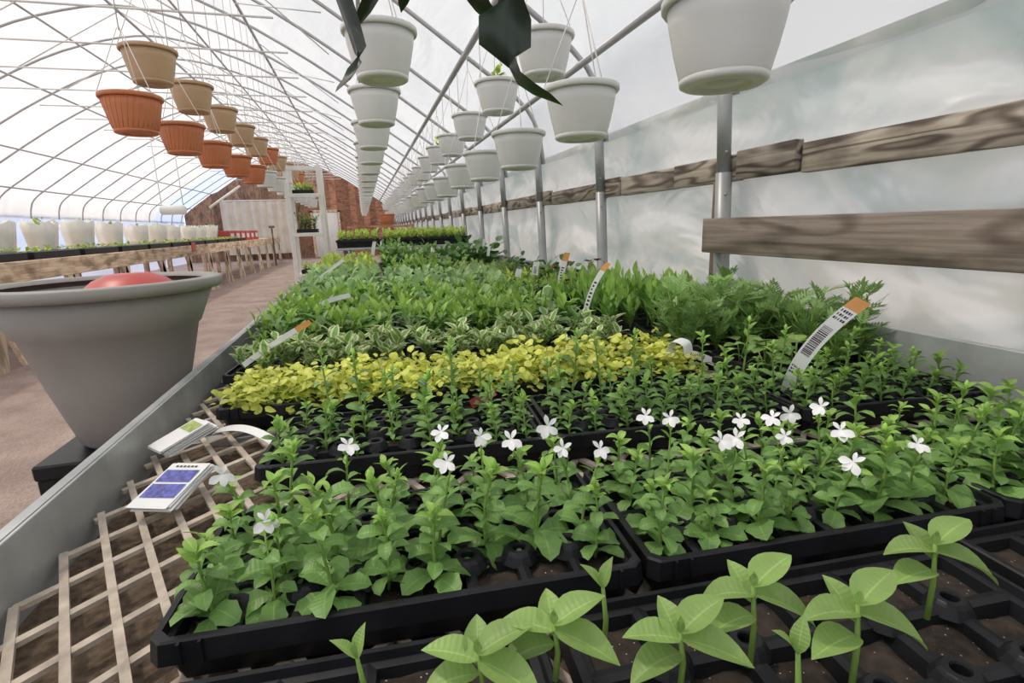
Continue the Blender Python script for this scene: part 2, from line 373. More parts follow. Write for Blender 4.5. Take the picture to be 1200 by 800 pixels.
for y in POSTS[4:14:2]:
    obj('wind_brace', wb, ceiling, Vector((0, y, 0))); obj('wind_brace', wb2, ceiling, Vector((0, y, 0)))

def wall_x(z):                   # inner face of the leaning right wall, z relative to the camera
    return 1.60 - (z + 1.25) / 1.75 * 0.06
def side_film(name, z0, z1, nz, sag, mat, sgn=1, seed=0.0, y1=YE):
    me = MB(); v = []; f = []; ny = 420 if sgn > 0 else 60
    for j in range(ny + 1):
        y = Y0 + (y1 - Y0) * (j / ny) ** (1.6 if sgn > 0 else 1)
        for i in range(nz + 1):
            z = z0 + (z1 - z0) * i / nz
            t = i / nz
            w = 0.055 * noise.noise(Vector((y * 1.3 + seed, z * 2.6, seed))) + 0.030 * noise.noise(Vector((y * 2.4 - z * 4.0, z * 2.0 + y, seed + 5))) \
                + 0.012 * abs(noise.noise(Vector((y * 4 + z * 5, z * 5 - y * 2, seed + 9))))
            b = sag * sin(pi * t)
            x = wall_x(z) + 0.055 + (b + w) * (0.25 + 0.75 * min(1, 6 * t, 6 * (1 - t)))
            v.append((x if sgn > 0 else 2 * XM - x, y, z + CZ))
    for j in range(ny):
        for i in range(nz): f.append((j * (nz + 1) + i, (j + 1) * (nz + 1) + i, (j + 1) * (nz + 1) + i + 1, j * (nz + 1) + i + 1))
    me.add(v, f)
    return me.mesh(name, mat)
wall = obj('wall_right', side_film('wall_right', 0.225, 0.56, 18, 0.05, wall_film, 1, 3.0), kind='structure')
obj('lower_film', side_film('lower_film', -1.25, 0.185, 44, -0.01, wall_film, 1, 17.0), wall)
wl = obj('wall_left', side_film('wall_left', -1.25, 0.56, 18, 0.03, sky_tint_film, -1, 8.0), kind='structure')
# wall boards, butted along the wall between the two films
edges = [-2.4, -0.6, 0.55, 1.62, 1.94, 2.42, 3.0, 3.26, 4.25, 4.6, 5.9, 7.6, 9.8, 12.2, 15.4, 18.9, 22.6, 26.8]
for k in range(len(edges) - 1):
    a, b = edges[k], edges[k + 1]; off = (0.0, -0.016, 0.004, -0.02, -0.006)[k % 5]; h = (0.0, 0.006, -0.004, 0.010, 0.002)[k % 5]
    m = MB().cbox(-0.02, 0.02, 0, b - a - 0.006, -0.052 + h * 0.3, 0.054 + h, 0.004)
    obj('wall_board', m.mesh('wall_board', beam_wood), wall, Vector((wall_x(0.2) + 0.005 + off, a, 0.205 + CZ)))
# posts: lower socket tube and upper tube, leaning like the wall
pm = MB(); pm.tube([(wall_x(-1.25) - 0.045, 0, 0), (wall_x(0.19) - 0.045, 0, 0.19 + CZ)], 0.034, 14)
lower_me = pm.mesh('post', pipe_grey)
pm = MB(); pm.tube([(wall_x(0.19) - 0.045, 0, 0.19 + CZ), (wall_x(0.6) - 0.052, 0, 0.60 + CZ)], 0.0295, 14); upper_me = pm.mesh('post_upper', pipe_grey)
scr = MB()
scr.tube([(-0.04, 0, 0), (0.04, 0, 0)], 0.006, 6); scr_me = scr.mesh('screw', pipe_grey)
for y in POSTS:
    p = obj('post', lower_me, wall, Vector((0, y, 0)))
    q = obj('post_upper', upper_me, p)
    for zz in (0.10, 0.27): obj('screw', scr_me, p, T((wall_x(zz) - 0.047, 0, zz + CZ)) @ RZ(radians(70)))
for y, z0, z1 in ((POSTS[5] + 0.06, -1.25, 0.20), (POSTS[3] + 0.055, -1.25, 0.16)):
    m = MB().cbox(-0.02, 0.02, -0.028, 0.028, z0 + CZ, z1 + CZ, 0.003)
    obj('wooden_stake', m.mesh('wooden_stake', stake_wood), wall, Vector((1.535, y, 0)))
# gable wall of vertical boards at the far end
gab = MB()
m0 = MB().box(-7.7, 1.7, 0.02, 0.06, 0, 1.5); gable = obj('wall_back', m0.mesh('wall_back', gable_wood), None, Vector((0, YE, 0)), 'structure')
for k in range(31):
    xa = -7.62 + k * 0.297; xb = xa + 0.2985
    def top(x):
        best = 0
        for i in range(81):
            ax, az = arch(i / 80)
            if abs(ax - x) < 0.12: best = max(best, az)
        return best or 1.7
    za, zb = top(xa), top(xb); d = 0.012 * (k % 2)
    v = [(xa, -d, 0), (xb, -d, 0), (xb, -d, zb), (xa, -d, za), (xa, 0.03, 0), (xb, 0.03, 0), (xb, 0.03, zb), (xa, 0.03, za)]
    m = MB().add(v, [(0, 1, 2, 3), (5, 4, 7, 6), (1, 5, 6, 2), (4, 0, 3, 7), (3, 2, 6, 7), (0, 4, 5, 1)])
    obj('gable_board', m.mesh('gable_board', red_wood if xa > -2.6 else gable_wood, False), gable)
m = MB()
for k in range(8): m.cbox(-5.75 + k * 0.34, -5.75 + k * 0.34 + 0.34, -0.16 - 0.035 * (k % 2), -0.10, 0.35, 3.0, 0.02)
# front wall behind the camera, film on boards
m = MB().box(-7.7, 1.7, -0.03, 0.03, 0, 2.0); wf = obj('wall_front', m.mesh('wall_front', roof_film), None, Vector((0, Y0, 0)), 'structure')

# white sheet curtain hung at the far gable
cur = MB(); v = []; f = []
for i in range(49):
    x = -6.0 + 2.9 * i / 48
    for j in range(7): v.append((x, YE - 0.55 + 0.06 * sin(i * 1.05) + 0.02 * sin(i * 2.7 + j), 0.3 + 2.35 * j / 6))
for i in range(48):
    for j in range(6): f.append((i * 7 + j, (i + 1) * 7 + j, (i + 1) * 7 + j + 1, i * 7 + j + 1))
cur.add(v, f); thing('hanging_sheet', 'pale grey plastic sheet hanging in folds against the far wooden gable', 'curtain', None, None, cur.mesh('hanging_sheet', cream_sheet))
m = MB().tube([(-6.1, YE - 0.55, 2.68), (-3.0, YE - 0.55, 2.68)], 0.025, 8)
thing('curtain_rod', 'thin white pipe holding the plastic sheet at the far gable', 'rod', None, None, m.mesh('curtain_rod', hoop_white))
# doorway: bright door with frame in the gable
d = thing('door_1', 'pale double door with a wooden frame in the far gable', 'door', Vector((-1.65, YE - 0.05, 0))); d['kind'] = 'structure'
obj('door_leaf', MB().cbox(-0.55, -0.01, -0.04, 0, 0.02, 2.1, 0.01).mesh('door_leaf', white_paint), d); obj('door_leaf', MB().cbox(0.01, 0.55, -0.04, 0, 0.02, 2.1, 0.01).mesh('door_leaf', white_paint), d)
obj('door_frame', MB().box(-0.66, -0.56, -0.06, 0, 0, 2.2).box(0.56, 0.66, -0.06, 0, 0, 2.2).box(-0.66, 0.66, -0.06, 0, 2.11, 2.22).mesh('door_frame', table_wood, False), d)

# ------------------------------------------------------------------ the bench
BX0, BX1, BZ = -0.50, 1.445, CZ - 0.485
bench = thing('plant_bench', 'long metal greenhouse bench with mesh top carrying the seedling trays', 'bench', Vector((0, 0, 0)))
BY0, BY1 = -0.35, 7.1
def clip_line(p, d, x0, x1, y0, y1):
    t0, t1 = -1e9, 1e9
    for o, dd, lo, hi in ((p[0], d[0], x0, x1), (p[1], d[1], y0, y1)):
        a, b = (lo - o) / dd, (hi - o) / dd
        t0, t1 = max(t0, min(a, b)), min(t1, max(a, b))
    return (t0, t1) if t1 > t0 + 0.01 else None
deck = MB()
va, vb = Vector((0.036, -0.078)), Vector((0.040, 0.038))
for fam, (dv, st) in enumerate(((va, vb), (vb, va))):
    dn = dv.normalized(); per = Vector((-dn.y, dn.x)); w = 0.0055
    for k in range(-240, 240):
        o = Vector((0.2, 2.0)) + st * k
        c = clip_line(o, dn, BX0, BX1, BY0, BY1)
        if not c: continue
        a, b = o + dn * c[0], o + dn * c[1]
        zt = BZ + (0.0 if fam else 0.0015)
        pts = []
        for q in (a, b):
            for s_, z_ in ((-1, zt), (1, zt + 0.001), (1, zt - 0.007), (-1, zt - 0.007)): pts.append((q.x + per.x * w * s_, q.y + per.y * w * s_, z_))
        deck.add(pts, [(0, 4, 5, 1), (1, 5, 6, 2), (2, 6, 7, 3), (3, 7, 4, 0), (0, 1, 2, 3), (4, 7, 6, 5)])
obj('mesh_deck', deck.mesh('mesh_deck', rust_mesh, False), bench)
sm = MB(); v = []; f = []
for i in range(40):
    for j in range(130): v.append((BX0 + (BX1 - BX0) * i / 39, BY0 + (BY1 - BY0) * j / 129, BZ - 0.03 + 0.008 * noise.noise(Vector((i * .7, j * .7, 0)))))
for i in range(39):
    for j in range(129): f.append((i * 130 + j, (i + 1) * 130 + j, (i + 1) * 130 + j + 1, i * 130 + j + 1))
obj('spilled_soil', sm.add(v, f).mesh('spilled_soil', DIRT), bench, kind='stuff')
# side rails: folded sheet metal
def rail(x, s, h=0.10):
    m = MB().cbox(x - 0.004, x + 0.004, BY0, BY1, BZ - 0.05, BZ + h, 0.001)
    m.cbox(min(x, x + s * 0.022), max(x, x + s * 0.022), BY0, BY1, BZ + h - 0.004, BZ + h, 0.001)
    m.cbox(min(x, x - s * 0.03), max(x, x - s * 0.03), BY0, BY1, BZ - 0.05, BZ - 0.046, 0.001)
    obj('side_rail', m.mesh('side_rail', galv, False), bench)
rail(BX0 - 0.012, -1, 0.085); rail(BX1 + 0.006, 1, 0.16)
for y in (BY0 + 0.006, BY1 - 0.006):
    obj('end_rail', MB().cbox(BX0, BX1, y - 0.003, y + 0.003, BZ - 0.05, BZ + 0.06, 0.001).mesh('end_rail', galv, False), bench)
lg = MB().tube([(0, 0, 0), (0, 0, BZ - 0.05)], 0.025, 10).mesh('leg', galv); cb = MB().cbox(BX0, BX1, -0.02, 0.02, BZ - 0.055, BZ - 0.012, 0.002).mesh('cross_bar', galv, False)
for k in range(6):
    y = BY0 + 0.4 + k * (BY1 - BY0 - 0.8) / 5
    obj('cross_bar', cb, bench, Vector((0, y, 0)))
    for x in (BX0 + 0.25, BX1 - 0.25): obj('leg', lg, bench, Vector((x, y, 0)))
# weathered board standing along the back edge
bd = MB().cbox(-0.018, 0.018, -1.1, 2.02, CZ - 0.143, CZ + 0.002, 0.004)
thing('edge_board', 'thick weathered grey-brown board fixed along the back edge of the bench', 'board', Vector((1.448, 0, 0)), None, bd.mesh('edge_board', old_wood))

# ------------------------------------------------------------------ trays
TZ = CZ - 0.42                                   # top of the tray rims
def tray_mesh(nx, ny, p, name, depth=0.06, boss=True, py=None):
    py = py or p
    m = MB(); W, D = nx * p, ny * py; q = p * 0.40; zd = -0.010; k_ = py / p
    def X(i): return -W / 2 + i * p
    def Y(j): return -D / 2 + j * py
    for i in range(nx):
        for j in range(ny):
            cx, cy = X(i) + p / 2, Y(j) + py / 2; h = p / 2; b = q * 0.72
            v = [(cx - h, cy - h, zd), (cx + h, cy - h, zd), (cx + h, cy + h, zd), (cx - h, cy + h, zd), (cx - q, cy - q, zd - 0.002), (cx + q, cy - q, zd - 0.002), (cx + q, cy + q, zd - 0.002), (cx - q, cy + q, zd - 0.002),
                 (cx - b, cy - b, -depth), (cx + b, cy - b, -depth), (cx + b, cy + b, -depth), (cx - b, cy + b, -depth)]
            f = []
            for k in range(4):
                f.append((k, (k + 1) % 4, 4 + (k + 1) % 4, 4 + k)); f.append((4 + k, 4 + (k + 1) % 4, 8 + (k + 1) % 4, 8 + k))
            f.append((8, 9, 10, 11)); v = [(x_, cy + (y_ - cy) * k_, z_) for x_, y_, z_ in v]; m.add(v, f)
    if boss:
        for i in range(1, nx):
            for j in range(1, ny):
                r = 0.0175
                m.lathe([(r * 1.5, zd - 0.004), (r * 1.15, -0.003), (r, 0.0), (r * 0.92, 0.0012), (r * 0.56, 0.0012), (r * 0.50, -0.001), (r * 0.45, -0.035)], 12, T((X(i), Y(j), 0)))
    # rim: lip outwards, skirt down, then the set-back body wall
    a, b = W / 2, D / 2
    rings = [(0, zd), (0.002, 0.0), (0.008, 0.0), (0.0105, -0.002), (0.013, -0.027), (0.005, -0.028), (0.002, -0.030), (-0.004, -depth)]
    v = []; f = []
    for e, z in rings:
        c = 0.012
        x, y = a + e, b + e
        v += [(x, -y + c, z), (x, y - c, z), (x - c, y, z), (-x + c, y, z), (-x, y - c, z), (-x, -y + c, z), (-x + c, -y, z), (x - c, -y, z)]
    for r in range(len(rings) - 1):
        for k in range(8): f.append((r * 8 + k, r * 8 + (k + 1) % 8, (r + 1) * 8 + (k + 1) % 8, (r + 1) * 8 + k))
    m.add(v, f)
    # upright notch ribs on the skirt
    for x in (-W * 0.44, W * 0.44):
        for s_ in (-1, 1): m.box(x - 0.012, x - 0.009, s_ * (b + 0.013) - 0.003, s_ * (b + 0.013) + 0.003, -0.027, -0.001).box(x + 0.009, x + 0.012, s_ * (b + 0.013) - 0.003, s_ * (b + 0.013) + 0.003, -0.027, -0.001)
    return m.mesh(name, black_plastic, False)
def soil_mesh(nx, ny, p, name, py=None):
    py = py or p
    m = MB(); W, D = nx * p, ny * py; q = p * 0.385
    for i in range(nx):
        for j in range(ny):
            cx, cy = -W / 2 + (i + 0.5) * p, -D / 2 + (j + 0.5) * py; v = []; f = []
            z0 = -0.024 - U(0, 0.006)
            for a in range(4):
                for b in range(4):
                    x, y = -q + 2 * q * a / 3, (-q + 2 * q * b / 3) * py / p
                    v.append((cx + x, cy + y, z0 + U(-0.003, 0.003) + (0.004 if 0 < a < 3 and 0 < b < 3 else 0)))
            for a in range(3):
                for b in range(3): f.append((a * 4 + b, (a + 1) * 4 + b, (a + 1) * 4 + b + 1, a * 4 + b + 1))
            m.add(v, f)
    return m.mesh(name, SOIL)
TRAY = {}
for key, nx, ny, p, py in (('t32', 8, 4, 0.068, 0.0625), ('t28', 7, 4, 0.068, 0.0625), ('t18', 6, 3, 0.0885, 0.0835), ('t10', 5, 2, 0.106, 0.125), ('t12', 4, 3, 0.0885, 0.0835), ('t8', 2, 4, 0.066, 0.0625), ('t15', 5, 3, 0.0885, 0.0835), ('t9', 2, 3, 0.0885, 0.0835), ('t4', 2, 2, 0.09, 0.125)):
    TRAY[key] = (tray_mesh(nx, ny, p, 'tray_body', boss=key in ('t15', 't32', 't28', 't18', 't8', 't9'), py=py), soil_mesh(nx, ny, p, 'soil', py), nx, ny, p, py)
def tray(key, x, y, rot, label, z=TZ, name='cell_tray', group='black seedling trays on the bench'):
    """x, y: front left corner. returns (origin matrix, cell list [(col,row,matrix)])"""
    body, soil, nx, ny, p, py = TRAY[key]
    M = T((x, y, z)) @ RZ(rot) @ T((nx * p / 2 + 0.013, ny * py / 2 + 0.013, 0))
    t = thing(name, label, 'tray', M, group, None); obj('tray_body', body, t); obj('soil', soil, t, kind='stuff')
    return [(i, j, M @ T((-nx * p / 2 + (i + 0.5) * p, -ny * py / 2 + (j + 0.5) * py, -0.023))) for j in range(ny) for i in range(nx)]

# ------------------------------------------------------------------ leaves and plants
def leaf(L, W, prof='obovate', n=6, fold=0.25, droop=0.7, up=0.0, teeth=0.0, cup=0.0, stalk=0.12):
    """leaf along +X from the origin; returns verts, faces, uvs"""
    v = []; f = []; uv = []; x = z = 0.0; a = up; ds = L / n
    for i in range(n + 1):
        t = i / n
        if prof == 'obovate': w = (sin(pi * min(1, t ** 1.4 * 0.98 + 0.02))) ** 0.8
        elif prof == 'ovate': w = (sin(pi * min(1, t ** 0.75 * 0.98 + 0.02))) ** 0.9
        elif prof == 'round': w = sqrt(max(0, 1 - (2 * t - 1) ** 2))
        elif prof == 'lance': w = (sin(pi * min(1, t ** 0.85 * 0.97 + 0.03))) ** 1.1
        else: w = min(1, t * 6 + 0.4) * (1 - t ** 3)
        w = max(w, 0.10 if t < 0.5 else 0.02) * W / 2
        if teeth and 0.3 < t < 0.98: w *= 1 + teeth * (1 if i % 2 else -1)
        nx, nz = -sin(a), cos(a)
        for k, s_ in enumerate((-1, -0.5, 0, 0.5, 1)):
            lift = abs(s_) * w * fold + cup * (s_ * s_) * w
            v.append((x + nx * lift, s_ * w, z + nz * lift)); uv.append((0.5 + s_ * 0.5, t))
        x += cos(a) * ds; z += sin(a) * ds; a -= droop / n
    for i in range(n):
        for k in range(4): f.append((i * 5 + k, (i + 1) * 5 + k, (i + 1) * 5 + k + 1, i * 5 + k + 1))
    return v, f, uv
def leaf_me(name, mat, *a, **k):
    return MB().add(*leaf(*a, **k)).mesh(name, mat)

# lobelia leaves: big toothed lower ones, mid, small young ones; each leaf is its own object
LEAF_LOW = [leaf_me('leaf', LOB, 0.046, 0.028, 'obovate', 8, 0.22, d, 0.35, 0.08) for d in (0.9, 1.4, 1.9)]
LEAF_MID = [leaf_me('leaf', LOB, 0.036, 0.018, 'obovate', 7, 0.28, d, 0.45, 0.06) for d in (1.0, 1.5, 2.0)]
LEAF_TOP = [leaf_me('leaf', LOB2, 0.024, 0.011, 'lance', 5, 0.3, d, 0.3) for d in (0.6, 1.5)]
LEAF_FINE = [leaf_me('leaf', LOB, 0.034, 0.014, 'obovate', 5, 0.25, d, 0.5) for d in (1.0, 1.6)]
def lobelia_proto(h, nlow, nmid, ntop, lean, fine=False, sc=1.0):
    """stem path, leaf placements"""
    ph = U(0, 6.28); lx, ly = lean
    def P(t): return Vector((lx * t * t + 0.004 * sin(3 * t + ph), ly * t * t + 0.004 * cos(2.5 * t + ph), h * t))
    st = MB().tube([P(i / 7) for i in range(8)], [0.0024 * sc - 0.0011 * i / 7 for i in range(8)], 6)
    pl = []; g = U(0, 6.28); tot = nlow + nmid + ntop
    for i in range(tot):
        g += 2.4
        if i < nlow: t = 0.04 + 0.22 * i / max(1, nlow); me_ = random.choice(LEAF_FINE if fine else LEAF_LOW); sl = U(0.8, 1.15); tilt = U(-0.05, 0.35)
        elif i < nlow + nmid: t = 0.3 + 0.5 * (i - nlow) / max(1, nmid); me_ = random.choice(LEAF_FINE if fine else LEAF_MID); sl = U(0.75, 1.1); tilt = U(0.1, 0.5)
        else: t = 0.8 + 0.2 * (i - nlow - nmid) / max(1, ntop); me_ = random.choice(LEAF_TOP); sl = U(0.7, 1.15); tilt = U(0.3, 0.9)
        pl.append((me_, T(P(t)) @ RZ(g) @ RY(-tilt) @ RX(U(-0.5, 0.5)) @ S(sl * sc)))
    return st.mesh('stem', STEM), pl, P
def petal(L, W): return leaf(L, W, 'obovate', 5, 0.12, 0.5, 0.25)
PET_BIG = MB().add(*petal(0.017, 0.0105)).mesh('petal', petal_white); PET_SM = MB().add(*petal(0.0145, 0.006)).mesh('petal', petal_white)
CALYX = MB().lathe([(0.0006, -0.016), (0.0022, -0.012), (0.0018, -0.004), (0.0026, 0.0005)], 8)
CALYX.lathe([(0.0026, -0.017), (0.0034, -0.013), (0.002, -0.009)], 8, mi=1); CALYX = CALYX.mesh('flower_tube', [petal_white, STEM])
BUD = MB().lathe([(0.0001, -0.004), (0.003, 0), (0.0036, 0.004), (0.002, 0.009), (0.0002, 0.011)], 8).mesh('bud', LOB2)
def flower(root, pos, face, twist, k=1.0):
    q = face.to_track_quat('Z', 'Y').to_matrix().to_4x4()
    fl = obj('flower', CALYX, root, T(pos) @ q @ RZ(twist) @ S(k))
    for a, me_ in ((-90, PET_BIG), (-148, PET_BIG), (-32, PET_BIG), (58, PET_SM), (122, PET_SM)):
        obj('petal', me_, fl, RZ(radians(a + U(-8, 8))) @ RY(U(-0.25, 0.15)) @ S(U(0.9, 1.1)))
    return fl
def place_lobelia(proto, M, label, group, name='lobelia_seedling'):
    st, pl, P = proto
    r = thing(name, label, 'seedling', M, group)
    obj('stem', st, r)
    for me_, m in pl: obj('leaf', me_, r, m)
    extra = None
    return r

PROT_A = [lobelia_proto(U(0.075, 0.115), 7, 8, 7, (U(-.012, .012), U(-.012, .012))) for _ in range(9)]
PROT_B = [lobelia_proto(U(0.05, 0.09), 5, 7, 6, (U(-.01, .01), U(-.01, .01)), True) for _ in range(6)]
PROT_T = [lobelia_proto(U(0.12, 0.175), 6, 8, 5, (U(-.012, .012), U(-.012, .012)), True) for _ in range(5)]

# flowers surveyed in the photograph: pixel, height above the tray (m), tray row
FLOWERS = [(260, 556, .085, 'A'), (311, 610, .075, 'A'), (408, 522, .11, 'A'), (517, 506, .115, 'A'), (524, 541, .12, 'A'), (563, 511, .115, 'A'), (599, 515, .11, 'A'), (642, 499, .12, 'A'),
           (660, 525, .10, 'A'), (703, 526, .10, 'A'), (845, 516, .09, 'A'), (863, 513, .09, 'A'), (920, 511, .09, 'A'), (1000, 541, .085, 'A'), (757, 487, .11, 'A'), (785, 489, .11, 'A'),
           (868, 491, .09, 'A'), (905, 489, .095, 'A'), (926, 484, .10, 'A'), (816, 467, .075, 'B'), (921, 474, .07, 'B'), (965, 454, .075, 'B'), (962, 476, .11, 'A'), (985, 504, .1, 'A'),
           (1075, 520, .09, 'A'), (1120, 470, .08, 'B')]
FLEFT = [(on_z(u, v, -0.42 + h), row) for u, v, h, row in FLOWERS]
def lobelia_tray(row, key, x, y, rot, tlabel, pdesc, protos, skip, tall=()):
    cells = tray(key, x, y, rot, tlabel)
    nx = max(c[0] for c in cells) + 1
    for i, j, M in cells:
        if (i, j) in skip: continue
        base = M.translation + (Vector((0, 0.012, 0)) if j == 0 else Vector((0, 0, 0))); mine = []
        for fl in list(FLEFT):
            if fl[1] == row and (fl[0].xy - base.xy).length < 0.043: mine.append(fl); FLEFT.remove(fl)
        spot = f'{ORD[i]} from left in the {ORD[j]} row of the {pdesc}'
        if mine:
            fp = mine[0][0] - base
            pr = lobelia_proto(max(0.05, fp.z - 0.012), 6, 6, 4, (fp.x, fp.y), row == 'B')
            r = place_lobelia(pr, T(base), 'white-flowered lobelia, ' + spot, 'lobelia seedlings in the front trays')
            for q, (w, _r) in enumerate(mine):
                loc = w - base
                if q:
                    me_ = MB().tube([pr[2](0.55), pr[2](0.55).lerp(loc, 0.6) + Vector((0.006, 0, 0)), loc - Vector((0, -0.004, 0.012))], 0.0012, 5).mesh('flower_stalk', STEM); obj('flower_stalk', me_, r)
                face = (Vector((0, 0, CZ)) - w).normalized() * 0.8 + Vector((U(-.55, .55), U(-.3, .3), U(-.15, .55)))
                flower(r, loc, face, U(-0.5, 0.5), U(0.95, 1.2))
        else:
            pr = random.choice(PROT_T if (i, j) in tall else protos)
            Mx = T(base + Vector((U(-.006, .006), U(-.006, .006), 0))) @ RZ(U(0, 6.28)) @ S(U(0.9, 1.3))
            r = place_lobelia(pr, Mx, ('tall budded' if (i, j) in tall else 'leafy green') + ' lobelia, ' + spot, 'lobelia seedlings in the front trays')
            if (i, j) in tall or random.random() < 0.3: obj('bud', BUD, r, T(pr[2](1.0)))
            if pdesc == 'second lobelia tray' and (i, j) == (4, 1): r['label'] = 'tall budded lobelia with one violet flower, in the second tray'; obj('violet_flower', MB().add(*petal(0.008, 0.006)).add(*petal(0.008, 0.006), M=RZ(1.4)).mesh('violet_flower', petal_blue), r, T(pr[2](0.93)))
RA = radians(-4.2); RB = radians(-5.0)
def along(x, y, rot, d): return x + d * cos(rot), y + d * sin(rot)
ax, ay = -0.262, 0.552
lobelia_tray('A', 't32', ax, ay, RA, 'nearest black cell tray of lobelia, its empty cells and round holes showing', 'nearest lobelia tray', PROT_A, {(6, 0), (5, 0)})
x, y = along(ax, ay, RA, 0.574); lobelia_tray('A', 't32', x, y, RA, 'black cell tray of flowering lobelia right of the nearest tray', 'nearest right lobelia tray', PROT_A, set())
x, y = along(ax, ay, RA, 1.148); lobelia_tray('A', 't28', x, y, RA, 'black cell tray of lobelia at the far right of the front row', 'far right front tray', PROT_A, set())
bx, by = -0.235, 0.975
tall = {(2, 2), (3, 1), (4, 1), (5, 2), (6, 3), (1, 3), (6, 1), (7, 2), (3, 3), (5, 3)}
lobelia_tray('B', 't32', bx, by, RB, 'second black cell tray with its light scuffed corner beside the bare mesh', 'second lobelia tray', PROT_B, {(1, 0), (3, 0), (2, 1), (0, 2), (5, 0)}, tall)
x, y = along(bx, by, RB, 0.574); lobelia_tray('B', 't32', x, y, RB, 'black cell tray of slender lobelia right of the second tray', 'second-row middle tray', PROT_B, set(), {(0, 1), (1, 3), (3, 2), (2, 3), (6, 3), (7, 2), (0, 3)})
x, y = along(bx, by, RB, 1.148); lobelia_tray('B', 't28', x, y, RB, 'black cell tray of slender lobelia at the right end of the second row', 'second-row right tray', PROT_B, set(), {(0, 2), (1, 3), (3, 2)})

